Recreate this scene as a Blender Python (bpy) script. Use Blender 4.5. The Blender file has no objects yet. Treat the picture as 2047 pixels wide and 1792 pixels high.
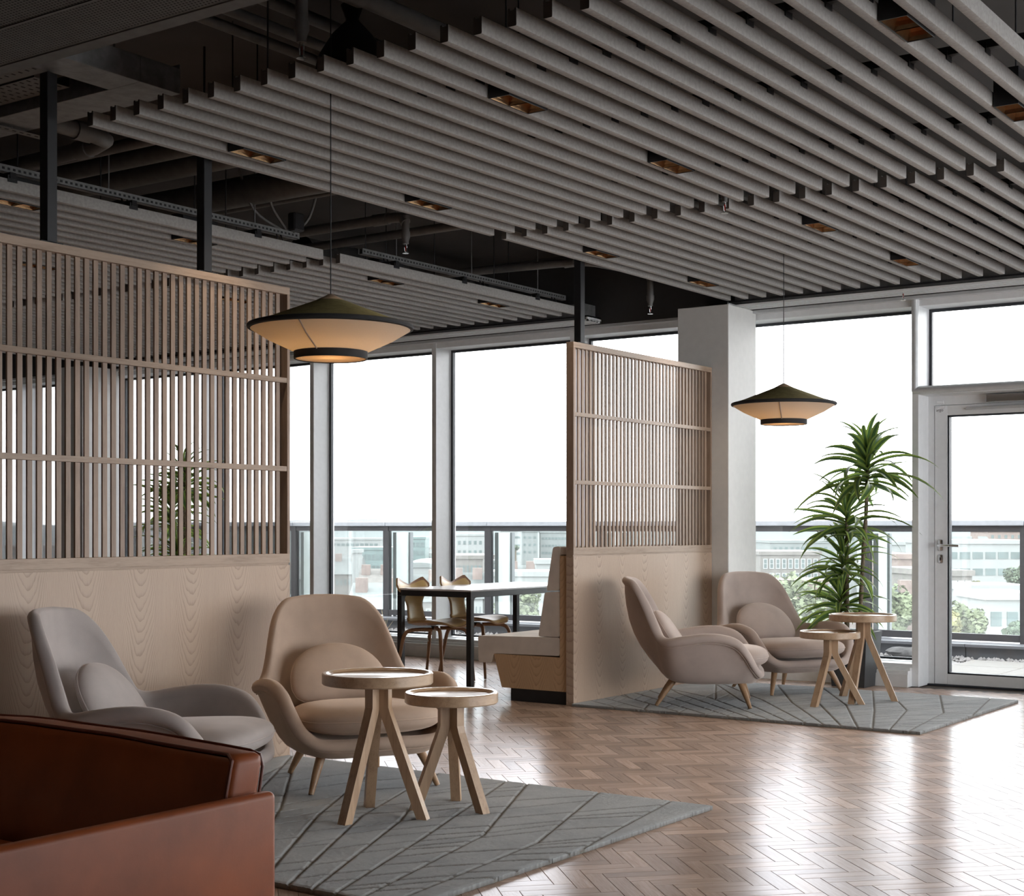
import bpy, bmesh, math, random
import numpy as np
from mathutils import Vector, Matrix, noise as mnoise

random.seed(7)
SC = bpy.context.scene
COL = SC.collection
PI = math.pi

# ------------------------------------------------------------------ camera, world, exposure
F_PX, CXP, YH, CAMH = 2976.0, 1023.5, 1055.0, 1.22
YAW = math.atan2(2086.5, 2976.0)
CA, SA = math.cos(YAW), math.sin(YAW)
cam = bpy.data.cameras.new('camera')
cam.sensor_width = 36.0
cam.sensor_fit = 'HORIZONTAL'
cam.lens = 36.0 * F_PX / 2047.0
cam.shift_y = (YH - 896.0) / 2047.0
cam.clip_end = 3000.0
camo = bpy.data.objects.new('camera', cam)
camo.location = (0, 0, CAMH)
camo.rotation_euler = (PI / 2, 0, YAW - PI / 2)
COL.objects.link(camo)
SC.camera = camo

world = bpy.data.worlds.new('overcast_sky')
SC.world = world
world.use_nodes = True
wn = world.node_tree
wn.nodes.clear()
wout = wn.nodes.new('ShaderNodeOutputWorld')
wbg = wn.nodes.new('ShaderNodeBackground')
wtc = wn.nodes.new('ShaderNodeTexCoord')
wns = wn.nodes.new('ShaderNodeTexNoise')
wns.inputs['Scale'].default_value = 1.6
wns.inputs['Detail'].default_value = 4
wrp = wn.nodes.new('ShaderNodeValToRGB')
wrp.color_ramp.elements[0].color = (0.90, 0.95, 1.0, 1)
wrp.color_ramp.elements[1].color = (1.0, 1.0, 1.0, 1)
wn.links.new(wtc.outputs['Generated'], wns.inputs['Vector'])
wn.links.new(wns.outputs['Fac'], wrp.inputs['Fac'])
wn.links.new(wrp.outputs['Color'], wbg.inputs['Color'])
wbg.inputs['Strength'].default_value = 7.9
wn.links.new(wbg.outputs['Background'], wout.inputs['Surface'])

SC.view_settings.view_transform = 'Standard'
SC.view_settings.look = 'None'
SC.view_settings.gamma = 1.0
SC.view_settings.use_curve_mapping = False
SC.view_settings.exposure = 0.0
SC.cycles.max_bounces = 6
SC.cycles.diffuse_bounces = 3
SC.cycles.glossy_bounces = 3
SC.cycles.transmission_bounces = 4
SC.cycles.transparent_max_bounces = 8
SC.cycles.caustics_reflective = False
SC.cycles.caustics_refractive = False
SC.cycles.sample_clamp_indirect = 6.0
SC.cycles.use_adaptive_sampling = True
SC.cycles.adaptive_threshold = 0.06

# ------------------------------------------------------------------ material helpers
class NT:
    def __init__(self, name):
        self.m = bpy.data.materials.new(name)
        self.m.use_nodes = True
        self.t = self.m.node_tree
        self.t.nodes.clear()
        self.out = self.n('ShaderNodeOutputMaterial')
    def n(self, kind, **kw):
        nd = self.t.nodes.new(kind)
        for k, v in kw.items():
            if k in nd.inputs:
                nd.inputs[k].default_value = v
            else:
                setattr(nd, k, v)
        return nd
    def l(self, a, b):
        self.t.links.new(a, b)
    def math(self, op, a, b=None, c=None):
        nd = self.n('ShaderNodeMath', operation=op)
        for i, v in enumerate((a, b, c)):
            if v is None:
                continue
            if isinstance(v, (int, float)):
                nd.inputs[i].default_value = v
            else:
                self.l(v, nd.inputs[i])
        return nd.outputs[0]
    def ramp(self, fac, stops):
        r = self.n('ShaderNodeValToRGB')
        el = r.color_ramp.elements
        while len(el) < len(stops):
            el.new(0.5)
        for e, (p, c) in zip(el, stops):
            e.position = p
            e.color = (c[0], c[1], c[2], 1)
        self.l(fac, r.inputs['Fac'])
        return r.outputs['Color']
    def coord(self, kind='Object', scale=(1, 1, 1)):
        tc = self.n('ShaderNodeTexCoord')
        mp = self.n('ShaderNodeMapping')
        mp.inputs['Scale'].default_value = scale
        self.l(tc.outputs[kind], mp.inputs['Vector'])
        return mp.outputs['Vector']
    def noise(self, vec, scale, detail=3, rough=0.55, dist=0.0):
        nd = self.n('ShaderNodeTexNoise', Scale=scale, Detail=detail, Roughness=rough, Distortion=dist)
        if vec is not None:
            self.l(vec, nd.inputs['Vector'])
        return nd.outputs['Fac']
    def bsdf(self, **kw):
        b = self.n('ShaderNodeBsdfPrincipled')
        for k, v in kw.items():
            k = k.replace('_', ' ')
            if k in b.inputs:
                b.inputs[k].default_value = v
        self.l(b.outputs[0], self.out.inputs['Surface'])
        return b
    def bump(self, h, strength, dist, b):
        bp = self.n('ShaderNodeBump', Strength=strength, Distance=dist)
        self.l(h, bp.inputs['Height'])
        self.l(bp.outputs['Normal'], b.inputs['Normal'])

def plain(name, c, rough=0.5, metal=0.0, var=0.12, nscale=18.0, bump=0.0, spec=0.5):
    t = NT(name)
    f = t.noise(t.coord(), nscale, 3)
    col = t.ramp(f, [(0.3, [v * (1 - var) for v in c]), (0.7, [min(1, v * (1 + var)) for v in c])])
    b = t.bsdf(Roughness=rough, Metallic=metal)
    b.inputs['Specular IOR Level'].default_value = spec
    t.l(col, b.inputs['Base Color'])
    if bump:
        t.bump(t.noise(t.coord(), nscale * 12, 2), bump, 0.002, b)
    return t.m

def wood(name, c, dark, axis='z', rough=0.45, tone=0.22, fine=1.0, coat=0.0):
    t = NT(name)
    sc = {'x': (2.2, 26, 26), 'y': (26, 2.2, 26), 'z': (26, 26, 2.2)}[axis]
    oi = t.n('ShaderNodeObjectInfo')
    tc = t.n('ShaderNodeTexCoord')
    off = t.n('ShaderNodeVectorMath', operation='MULTIPLY_ADD')
    off.inputs[1].default_value = (1, 1, 1)
    t.l(tc.outputs['Object'], off.inputs[0])
    cm = t.n('ShaderNodeCombineXYZ')
    for i in range(3):
        t.l(t.math('MULTIPLY', oi.outputs['Random'], 7.3 + i * 3.1), cm.inputs[i])
    t.l(cm.outputs[0], off.inputs[2])
    mp = t.n('ShaderNodeMapping')
    mp.inputs['Scale'].default_value = sc
    t.l(off.outputs[0], mp.inputs['Vector'])
    f1 = t.noise(mp.outputs[0], 1.5 * fine, 4, 0.6, 0.4)
    f2 = t.noise(mp.outputs[0], 9.0 * fine, 3, 0.6)
    f = t.math('ADD', t.math('MULTIPLY', f1, 0.65), t.math('MULTIPLY', f2, 0.35))
    col = t.ramp(f, [(0.33, dark), (0.5, c), (0.68, [min(1, v * 1.12) for v in c])])
    hs = t.n('ShaderNodeHueSaturation')
    t.l(col, hs.inputs['Color'])
    t.l(t.math('ADD', t.math('MULTIPLY', oi.outputs['Random'], tone), 1 - tone / 2), hs.inputs['Value'])
    b = t.bsdf(Roughness=rough)
    b.inputs['Coat Weight'].default_value = coat
    t.l(hs.outputs['Color'], b.inputs['Base Color'])
    t.bump(f2, 0.15, 0.0008, b)
    return t.m

def veneer(name, c, dark, leaf=0.318, x0=3.97, rough=0.42, axis=0):
    """crown-cut oak veneer: repeated leaves with U-shaped cathedrals"""
    t = NT(name)
    tc = t.n('ShaderNodeTexCoord')
    sp = t.n('ShaderNodeSeparateXYZ')
    t.l(tc.outputs['Object'], sp.inputs[0])
    X = sp.outputs[axis]
    Z = sp.outputs[2]
    u = t.math('DIVIDE', t.math('SUBTRACT', X, x0), leaf)
    fr = t.math('FRACT', u)
    xl = t.math('MULTIPLY', t.math('SUBTRACT', fr, 0.5), leaf)
    wob = t.noise(t.coord('Object', (3, 3, 1.2)), 2.0, 3)
    xl2 = t.math('ADD', xl, t.math('MULTIPLY', t.math('SUBTRACT', wob, 0.5), 0.035))
    par = t.math('MULTIPLY', t.math('MULTIPLY', xl2, xl2), 520)
    ph = t.math('SUBTRACT', par, t.math('MULTIPLY', Z, 17.0))
    ph = t.math('ADD', ph, t.math('MULTIPLY', t.noise(t.coord('Object', (1, 1, 0.4)), 9, 3), 2.2))
    s = t.math('FRACT', ph)
    s = t.math('POWER', s, 2.2)
    fine = t.noise(t.coord('Object', (160, 160, 3)), 1.4, 3, 0.7)
    broad = t.noise(t.coord('Object', (5, 5, 0.8)), 1.5, 2)
    f = t.math('ADD', t.math('MULTIPLY', s, 0.42), t.math('MULTIPLY', fine, 0.5))
    f = t.math('ADD', f, t.math('MULTIPLY', broad, 0.25))
    col = t.ramp(f, [(0.25, [min(1, v * 1.08) for v in c]), (0.55, c), (1.0, dark)])
    b = t.bsdf(Roughness=rough)
    t.l(col, b.inputs['Base Color'])
    return t.m

def fabric(name, c, rough=0.9, sheen=0.4, weave=900, var=0.12, big=7):
    t = NT(name)
    f = t.noise(t.coord(), big, 3)
    f2 = t.noise(t.coord(), weave, 1)
    fm = t.math('ADD', t.math('MULTIPLY', f, 0.6), t.math('MULTIPLY', f2, 0.4))
    col = t.ramp(fm, [(0.3, [v * (1 - var) for v in c]), (0.7, [min(1, v * (1 + var)) for v in c])])
    b = t.bsdf(Roughness=rough)
    b.inputs['Sheen Weight'].default_value = sheen
    b.inputs['Sheen Roughness'].default_value = 0.35
    b.inputs['Sheen Tint'].default_value = (min(1, c[0] * 2.2), min(1, c[1] * 2.2), min(1, c[2] * 2.2), 1)
    b.inputs['Specular IOR Level'].default_value = 0.2
    t.l(col, b.inputs['Base Color'])
    t.bump(f2, 0.12, 0.0006, b)
    return t.m

def glass_mat(name, veil=0.0, tint=(1, 1, 1), veilcol=(0.9, 0.93, 0.95), refl=0.05):
    """flat pane: straight-through transparency, fresnel reflection, optional pale veil standing in for outdoor haze"""
    t = NT(name)
    tr = t.n('ShaderNodeBsdfTransparent')
    tr.inputs['Color'].default_value = (*tint, 1)
    gl = t.n('ShaderNodeBsdfGlossy')
    gl.inputs['Roughness'].default_value = 0.02
    lw = t.n('ShaderNodeFresnel')
    lw.inputs['IOR'].default_value = 1.45
    mx = t.n('ShaderNodeMixShader')
    t.l(t.math('MULTIPLY', lw.outputs[0], 0.9), mx.inputs[0])
    t.l(tr.outputs[0], mx.inputs[1])
    t.l(gl.outputs[0], mx.inputs[2])
    last = mx
    if veil:
        tl = t.n('ShaderNodeBsdfTranslucent')
        tl.inputs['Color'].default_value = (*veilcol, 1)
        m2 = t.n('ShaderNodeMixShader')
        nz = t.noise(t.coord('Object', (1, 14, 0.6)), 3, 3)
        t.l(t.math('MULTIPLY', t.math('ADD', t.math('MULTIPLY', nz, 0.6), 0.7), veil), m2.inputs[0])
        t.l(mx.outputs[0], m2.inputs[1])
        t.l(tl.outputs[0], m2.inputs[2])
        last = m2
    t.l(last.outputs[0], t.out.inputs['Surface'])
    return t.m

def shade_mat(name, c, trans=0.5):
    t = NT(name)
    f = t.noise(t.coord(), 400, 2)
    col = t.ramp(f, [(0.3, [v * 0.93 for v in c]), (0.7, c)])
    d = t.n('ShaderNodeBsdfDiffuse')
    tl = t.n('ShaderNodeBsdfTranslucent')
    t.l(col, d.inputs[0])
    t.l(col, tl.inputs[0])
    mx = t.n('ShaderNodeMixShader')
    mx.inputs[0].default_value = trans
    t.l(d.outputs[0], mx.inputs[1])
    t.l(tl.outputs[0], mx.inputs[2])
    t.l(mx.outputs[0], t.out.inputs['Surface'])
    return t.m

def plank_mat():
    t = NT('lacquered_oak_parquet')
    at = t.n('ShaderNodeAttribute', attribute_name='pl')
    tn = t.n('ShaderNodeAttribute', attribute_name='tone')
    mp = t.n('ShaderNodeMapping')
    mp.inputs['Scale'].default_value = (3.0, 42, 1)
    t.l(at.outputs['Vector'], mp.inputs['Vector'])
    f1 = t.noise(mp.outputs[0], 1.2, 4, 0.6, 0.6)
    f2 = t.noise(mp.outputs[0], 6, 3, 0.6)
    f = t.math('ADD', t.math('MULTIPLY', f1, 0.6), t.math('MULTIPLY', f2, 0.4))
    col = t.ramp(f, [(0.3, (0.31, 0.21, 0.16)), (0.52, (0.44, 0.318, 0.25)), (0.72, (0.53, 0.405, 0.33))])
    hs = t.n('ShaderNodeHueSaturation')
    t.l(col, hs.inputs['Color'])
    t.l(t.math('ADD', t.math('MULTIPLY', tn.outputs['Fac'], 0.5), 0.75), hs.inputs['Value'])
    # matt-lacquered wood: diffuse body under a thin satin film with a damped grazing reflection
    r = t.math('ADD', t.math('MULTIPLY', t.noise(t.coord('Object'), 3.0, 3), 0.07), 0.17)
    df = t.n('ShaderNodeBsdfDiffuse')
    gl = t.n('ShaderNodeBsdfGlossy')
    gl.inputs['Color'].default_value = (0.96, 0.96, 1.0, 1)
    t.l(hs.outputs['Color'], df.inputs['Color'])
    t.l(r, gl.inputs['Roughness'])
    fr = t.n('ShaderNodeFresnel')
    fr.inputs['IOR'].default_value = 1.42
    bp = t.n('ShaderNodeBump', Strength=0.05, Distance=0.0008)
    t.l(t.math('ADD', f2, t.math('MULTIPLY', t.noise(t.coord('Object'), 14, 2), 0.8)), bp.inputs['Height'])
    t.l(bp.outputs['Normal'], gl.inputs['Normal'])
    mx = t.n('ShaderNodeMixShader')
    t.l(t.math('MULTIPLY', fr.outputs[0], 0.58), mx.inputs[0])
    t.l(df.outputs[0], mx.inputs[1])
    t.l(gl.outputs[0], mx.inputs[2])
    t.l(mx.outputs[0], t.out.inputs['Surface'])
    return t.m

def rug_mat():
    t = NT('grey_wool_pile')
    f = t.noise(t.coord('Object', (1, 1, 1)), 5, 4, 0.6)
    f2 = t.noise(t.coord('Object', (14, 60, 20)), 5, 3, 0.7)
    f3 = t.noise(t.coord(), 600, 2)
    fm = t.math('ADD', t.math('ADD', t.math('MULTIPLY', f, 0.5), t.math('MULTIPLY', f2, 0.25)), t.math('MULTIPLY', f3, 0.25))
    col = t.ramp(fm, [(0.3, (0.22, 0.235, 0.25)), (0.5, (0.33, 0.345, 0.355)), (0.7, (0.43, 0.44, 0.44))])
    gr = t.n('ShaderNodeAttribute', attribute_name='groove')
    mx = t.n('ShaderNodeMix', data_type='RGBA')
    t.l(gr.outputs['Fac'], mx.inputs['Factor'])
    t.l(col, mx.inputs[6])
    mx.inputs[7].default_value = (0.16, 0.14, 0.11, 1)
    b = t.bsdf(Roughness=0.95)
    b.inputs['Sheen Weight'].default_value = 0.25
    b.inputs['Specular IOR Level'].default_value = 0.1
    t.l(mx.outputs[2], b.inputs['Base Color'])
    t.bump(f3, 0.6, 0.004, b)
    return t.m

def leaf_mat():
    t = NT('dracaena_leaf')
    at = t.n('ShaderNodeAttribute', attribute_name='across')
    a = t.math('ABSOLUTE', at.outputs['Fac'])
    oi = t.n('ShaderNodeObjectInfo')
    f = t.math('ADD', a, t.math('MULTIPLY', t.noise(t.coord(), 60, 2), 0.12))
    col = t.ramp(f, [(0.0, (0.09, 0.17, 0.05)), (0.40, (0.055, 0.12, 0.045)), (0.62, (0.30, 0.40, 0.08)), (0.95, (0.24, 0.34, 0.08))])
    hs = t.n('ShaderNodeHueSaturation')
    t.l(col, hs.inputs['Color'])
    t.l(t.math('ADD', t.math('MULTIPLY', oi.outputs['Random'], 0.8), 0.6), hs.inputs['Value'])
    b = t.bsdf(Roughness=0.35)
    t.l(hs.outputs['Color'], b.inputs['Base Color'])
    tl = t.n('ShaderNodeBsdfTranslucent')
    t.l(hs.outputs['Color'], tl.inputs[0])
    mx = t.n('ShaderNodeMixShader')
    mx.inputs[0].default_value = 0.3
    t.l(b.outputs[0], mx.inputs[1])
    t.l(tl.outputs[0], mx.inputs[2])
    t.l(mx.outputs[0], t.out.inputs['Surface'])
    return t.m

def emit(name, c, s):
    t = NT(name)
    t.m.cycles.emission_sampling = 'NONE'
    e = t.n('ShaderNodeEmission')
    e.inputs[0].default_value = (*c, 1)
    e.inputs[1].default_value = s
    t.l(e.outputs[0], t.out.inputs['Surface'])
    return t.m

M = {}
M['plank'] = plank_mat()
M['screed'] = plain('dark_joint_screed', (0.06, 0.045, 0.035), 0.8)
M['slab'] = plain('dark_painted_slab', (0.055, 0.050, 0.047), 0.85, var=0.2, nscale=1.5)
M['bulk'] = plain('charcoal_painted_board', (0.045, 0.045, 0.046), 0.8, var=0.05)
M['wallp'] = plain('taupe_paint', (0.40, 0.385, 0.36), 0.8, var=0.03)
M['white'] = plain('white_powder_coat', (0.80, 0.81, 0.82), 0.45, var=0.03)
M['colp'] = plain('column_emulsion', (0.70, 0.69, 0.67), 0.7, var=0.03)
M['gask'] = plain('black_gasket', (0.03, 0.034, 0.042), 0.5)
M['alu'] = plain('brushed_aluminium', (0.62, 0.63, 0.64), 0.35, 0.25, var=0.05)
M['steel'] = plain('satin_steel', (0.6, 0.6, 0.6), 0.25, 1.0, var=0.05)
M['galv'] = plain('galvanised_steel', (0.22, 0.22, 0.22), 0.55, 0.3, var=0.2)
M['duct'] = plain('dark_grey_duct', (0.10, 0.095, 0.09), 0.6, 0.2, var=0.15)
M['pipe'] = plain('grey_painted_pipe', (0.13, 0.125, 0.12), 0.55, 0.0, var=0.12)
M['blackm'] = plain('black_steel', (0.012, 0.012, 0.014), 0.45, 0.0, var=0.2)
M['blackf'] = plain('black_fabric', (0.004, 0.004, 0.004), 0.95, var=0.1)
M['felt'] = fabric('grey_felt', (0.34, 0.325, 0.31), 0.95, 0.15, 420, 0.2, 60)
M['feltend'] = plain('felt_end_dark', (0.10, 0.085, 0.075), 0.95)  # baffle ends set darker than the felt along the sides
M['slat'] = wood('oak_slat', (0.335, 0.235, 0.170), (0.245, 0.162, 0.112), 'z', 0.45, 0.3)
M['rail'] = wood('oak_rail', (0.385, 0.28, 0.205), (0.29, 0.198, 0.14), 'x', 0.45, 0.12)
M['veneer'] = veneer('crown_cut_oak', (0.48, 0.352, 0.262), (0.27, 0.18, 0.12))
M['veneer_y'] = veneer('crown_cut_oak_end', (0.58, 0.38, 0.22), (0.38, 0.22, 0.12), leaf=0.19, x0=5.52, axis=1)
M['tablewood_z'] = wood('light_oak_leg', (0.42, 0.28, 0.175), (0.30, 0.185, 0.11), 'z', 0.4, 0.2)
M['tablewood_x'] = wood('light_oak_top', (0.47, 0.325, 0.21), (0.36, 0.235, 0.145), 'x', 0.28, 0.1, coat=0.3)
M['legwood'] = wood('oiled_oak_leg', (0.36, 0.215, 0.115), (0.24, 0.13, 0.065), 'z', 0.4, 0.15)
M['walnut'] = wood('bent_walnut', (0.30, 0.165, 0.09), (0.20, 0.10, 0.05), 'z', 0.4, 0.1)
M['velvet_grey'] = fabric('grey_mauve_velvet', (0.42, 0.372, 0.352), 0.85, 0.5)
M['velvet_tan'] = fabric('tan_velvet', (0.47, 0.355, 0.28), 0.85, 0.5)
M['velvet_rose'] = fabric('rose_beige_velvet', (0.47, 0.39, 0.35), 0.85, 0.5)
M['piping'] = plain('piping_cord', (0.34, 0.27, 0.23), 0.8)
M['leather'] = plain('tan_leather', (0.23, 0.054, 0.013), 0.46, var=0.18, nscale=6, bump=0.12, spec=0.35)
M['leather_dk'] = plain('tan_leather_piping', (0.12, 0.02, 0.006), 0.4)
M['ochre'] = plain('ochre_leather', (0.48, 0.32, 0.12), 0.38, var=0.15, nscale=8)
M['bench'] = fabric('oatmeal_wool', (0.72, 0.635, 0.56), 0.95, 0.2, 700, 0.15)
M['rug'] = rug_mat()
M['green_velvet'] = fabric('moss_velvet', (0.135, 0.112, 0.048), 0.9, 0.35, 300, 0.35, 30)
M['shade'] = shade_mat('cream_shade_cloth', (0.86, 0.77, 0.67), 0.5)
M['diffuser'] = shade_mat('opal_diffuser', (0.85, 0.72, 0.58), 0.5)
M['band'] = plain('charcoal_band', (0.018, 0.018, 0.02), 0.8)
M['copper'] = plain('bronze_reflector', (0.42, 0.25, 0.13), 0.22, 0.95, var=0.2, nscale=30)
M['tabletop_w'] = plain('white_laminate', (0.72, 0.73, 0.78), 0.22, var=0.02)
M['planter'] = plain('graphite_planter', (0.045, 0.047, 0.05), 0.5, var=0.08)
M['soil'] = plain('soil', (0.03, 0.02, 0.014), 0.95, var=0.4, nscale=60)
M['bark'] = plain('ringed_bark', (0.20, 0.155, 0.11), 0.85, var=0.45, nscale=70, bump=0.5)
M['leaf'] = leaf_mat()
M['glass'] = glass_mat('window_glass', 0.0)
M['glass_b'] = glass_mat('haze_balustrade_glass', 0.025, (0.93, 0.97, 0.96), (0.93, 0.95, 0.93))  # veil puts the haze over the city into the pane as a pale film
M['railm'] = plain('anodised_handrail', (0.46, 0.485, 0.52), 0.45, 0.0, var=0.06)
M['railp'] = plain('dark_bronze_post', (0.06, 0.058, 0.062), 0.5, 0.2, var=0.06)
M['fin'] = plain('pale_added_fin', (0.40, 0.43, 0.425), 0.6, var=0.02)
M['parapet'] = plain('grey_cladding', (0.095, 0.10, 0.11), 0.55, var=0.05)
M['coping'] = plain('pale_coping', (0.14, 0.146, 0.16), 0.5, var=0.05)
M['paver'] = plain('buff_paver', (0.135, 0.128, 0.118), 0.8, var=0.1)
M['gravel'] = plain('white_gravel', (0.20, 0.195, 0.19), 0.85, var=0.45, nscale=40)
M['stone'] = plain('grey_rock', (0.08, 0.08, 0.08), 0.9, var=0.4, nscale=14, bump=0.6)
M['straw'] = plain('dry_grass', (0.40, 0.33, 0.19), 0.8)
M['rubber'] = plain('black_rubber', (0.01, 0.01, 0.01), 0.7)
M['chrome'] = plain('chrome', (0.75, 0.75, 0.75), 0.12, 1.0, var=0.02)
M['bulb'] = emit('lamp_bulb', (1.0, 0.62, 0.28), 6.0)
M['led'] = emit('dim_led', (1.0, 0.55, 0.22), 0.5)
M['redglass'] = plain('red_bulb', (0.25, 0.02, 0.015), 0.1)
M['paper'] = plain('white_label', (0.6, 0.6, 0.58), 0.6)
M['ink'] = plain('grey_ink', (0.12, 0.12, 0.12), 0.6)
# city
M['c_white'] = plain('white_render', (0.222, 0.2238, 0.2238), 0.8, var=0.05, nscale=0.3)
M['c_brick'] = plain('red_brick', (0.1776, 0.1314, 0.1199), 0.9, var=0.18, nscale=1.5)
M['c_brown'] = plain('brown_brick', (0.1465, 0.1314, 0.1243), 0.9, var=0.15, nscale=1.5)
M['c_grey'] = plain('grey_concrete', (0.1554, 0.1643, 0.1643), 0.85, var=0.08, nscale=0.5)
M['c_teal'] = plain('teal_curtain_wall', (0.1066, 0.1465, 0.1465), 0.4, var=0.12, nscale=0.6)
M['c_slate'] = plain('slate_roof', (0.0888, 0.0932, 0.0932), 0.8, var=0.15, nscale=1.0)
M['c_win'] = plain('dark_window_glass', (0.0755, 0.0977, 0.0995), 0.35, var=0.3, nscale=0.4)
M['c_frame'] = plain('white_sash', (0.2664, 0.2664, 0.2664), 0.6, var=0.03)
M['c_ground'] = plain('city_ground', (0.1021, 0.1066, 0.1021), 0.95, var=0.3, nscale=0.05)
M['tree_a'] = plain('autumn_green_foliage', (0.1202, 0.1347, 0.0818), 0.9, var=0.35, nscale=1.2)
M['tree_b'] = plain('deep_green_foliage', (0.0866, 0.1106, 0.077), 0.9, var=0.35, nscale=1.2)
M['tree_c'] = plain('yellowing_foliage', (0.1587, 0.1491, 0.0722), 0.9, var=0.35, nscale=1.2)
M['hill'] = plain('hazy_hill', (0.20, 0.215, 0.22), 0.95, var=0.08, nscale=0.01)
M['trunk'] = plain('tree_trunk', (0.09, 0.07, 0.05), 0.9)

# ------------------------------------------------------------------ geometry helpers
def box(bm, x0, x1, y0, y1, z0, z1, bev=0.0, seg=1):
    vs = [bm.verts.new((x, y, z)) for x in (x0, x1) for y in (y0, y1) for z in (z0, z1)]
    idx = [(0, 1, 3, 2), (4, 6, 7, 5), (0, 4, 5, 1), (2, 3, 7, 6), (0, 2, 6, 4), (1, 5, 7, 3)]
    fs = [bm.faces.new([vs[i] for i in f]) for f in idx]
    if bev:
        es = list({e for f in fs for e in f.edges})
        bmesh.ops.bevel(bm, geom=es, offset=bev, segments=seg, profile=0.5, affect='EDGES')

def B(x0, x1, y0, y1, z0, z1, bev=0.0, seg=1):
    bm = bmesh.new()
    box(bm, x0, x1, y0, y1, z0, z1, bev, seg)
    return bm

def frame_axes(d):
    d = d.normalized()
    a = Vector((0, 0, 1)) if abs(d.z) < 0.9 else Vector((1, 0, 0))
    u = d.cross(a).normalized()
    return u, d.cross(u).normalized()

def tube(bm, pts, r, n=8, caps=True):
    pts = [Vector(p) for p in pts]
    rr = r if isinstance(r, (list, tuple)) else [r] * len(pts)
    rings = []
    u = None
    for i, p in enumerate(pts):
        if i == 0:
            d = pts[1] - p
        elif i == len(pts) - 1:
            d = p - pts[i - 1]
        else:
            d = (pts[i + 1] - p).normalized() + (p - pts[i - 1]).normalized()
        d.normalize()
        if u is None:
            u, v = frame_axes(d)
        else:
            u = (u - d * u.dot(d)).normalized()
            v = d.cross(u)
        rings.append([bm.verts.new(p + (u * math.cos(2 * PI * k / n) + v * math.sin(2 * PI * k / n)) * rr[i]) for k in range(n)])
    for a, b in zip(rings, rings[1:]):
        for k in range(n):
            bm.faces.new((a[k], a[(k + 1) % n], b[(k + 1) % n], b[k]))
    if caps:
        bm.faces.new(list(reversed(rings[0])))
        bm.faces.new(rings[-1])

def T(pts, r, n=8, caps=True):
    bm = bmesh.new()
    tube(bm, pts, r, n, caps)
    return bm

def lathe(bm, prof, n=48, c=(0, 0, 0), closed=False):
    rings = []
    for r, z in prof:
        if r < 1e-6:
            rings.append([bm.verts.new((c[0], c[1], c[2] + z))])
        else:
            rings.append([bm.verts.new((c[0] + r * math.cos(2 * PI * k / n), c[1] + r * math.sin(2 * PI * k / n), c[2] + z)) for k in range(n)])
    pairs = list(zip(rings, rings[1:]))
    if closed:
        pairs.append((rings[-1], rings[0]))
    for a, b in pairs:
        for k in range(n):
            k2 = (k + 1) % n
            if len(a) == 1 and len(b) == 1:
                continue
            if len(a) == 1:
                bm.faces.new((a[0], b[k], b[k2]))
            elif len(b) == 1:
                bm.faces.new((a[k], a[k2], b[0]))
            else:
                bm.faces.new((a[k], a[k2], b[k2], b[k]))

def L(prof, n=48, c=(0, 0, 0), closed=False):
    bm = bmesh.new()
    lathe(bm, prof, n, c, closed)
    return bm

def prism(bm, poly, a0, a1, axis='x'):
    """extrude a polygon of (p,q) along an axis; x: (y,z), y: (x,z), z: (x,y)"""
    def P(p, q, a):
        return {'x': (a, p, q), 'y': (p, a, q), 'z': (p, q, a)}[axis]
    lo = [bm.verts.new(P(p, q, a0)) for p, q in poly]
    hi = [bm.verts.new(P(p, q, a1)) for p, q in poly]
    bm.faces.new(lo)
    bm.faces.new(list(reversed(hi)))
    n = len(poly)
    for i in range(n):
        bm.faces.new((lo[i], hi[i], hi[(i + 1) % n], lo[(i + 1) % n]))

def rpoly(poly, r, seg=4):
    """round the corners of a polygon"""
    out = []
    n = len(poly)
    for i in range(n):
        p0, p, p1 = Vector(poly[i - 1]), Vector(poly[i]), Vector(poly[(i + 1) % n])
        a, b = (p0 - p), (p1 - p)
        rr = min(r, a.length * 0.45, b.length * 0.45)
        A_, B_ = p + a.normalized() * rr, p + b.normalized() * rr
        for k in range(seg + 1):
            t = k / seg
            out.append(tuple((A_ * (1 - t) ** 2 + p * 2 * t * (1 - t) + B_ * t * t)))
    return out

def gridmesh(rows, close_u=False, close_v=False):
    bm = bmesh.new()
    V = [[bm.verts.new(p) for p in r] for r in rows]
    nr, nc = len(V), len(V[0])
    for i in range(nr if close_u else nr - 1):
        for j in range(nc if close_v else nc - 1):
            a, b = V[i], V[(i + 1) % nr]
            bm.faces.new((a[j], a[(j + 1) % nc], b[(j + 1) % nc], b[j]))
    return bm

def mesh(bm, mats, smooth=False, angle=None):
    bmesh.ops.recalc_face_normals(bm, faces=bm.faces)
    me = bpy.data.meshes.new('m')
    bm.to_mesh(me)
    bm.free()
    for m in (mats if isinstance(mats, (list, tuple)) else [mats]):
        me.materials.append(M[m] if isinstance(m, str) else m)
    if smooth:
        me.polygons.foreach_set('use_smooth', [True] * len(me.polygons))
        if angle:
            me.set_sharp_from_angle(angle=math.radians(angle))
    return me

def link(name, data, parent=None, loc=None, rot=None, w=False):
    o = bpy.data.objects.new(name, data)
    COL.objects.link(o)
    if loc is not None:
        o.location = loc
    if rot is not None:
        o.rotation_euler = rot
    if parent is not None:
        o.parent = parent
        if w:
            p = Vector((0, 0, 0))
            q = parent
            while q is not None:
                if q.type == 'EMPTY':
                    p = p + q.location
                q = q.parent
            # mesh is given in world coordinates; parents are unrotated
            off = Vector((0, 0, 0))
            q = parent
            if q.type == 'EMPTY' and q.parent is None:
                off = q.location
            o.matrix_parent_inverse = Matrix.Translation(-Vector(off)) if q.type == 'EMPTY' else Matrix.Identity(4)
    return o

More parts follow.
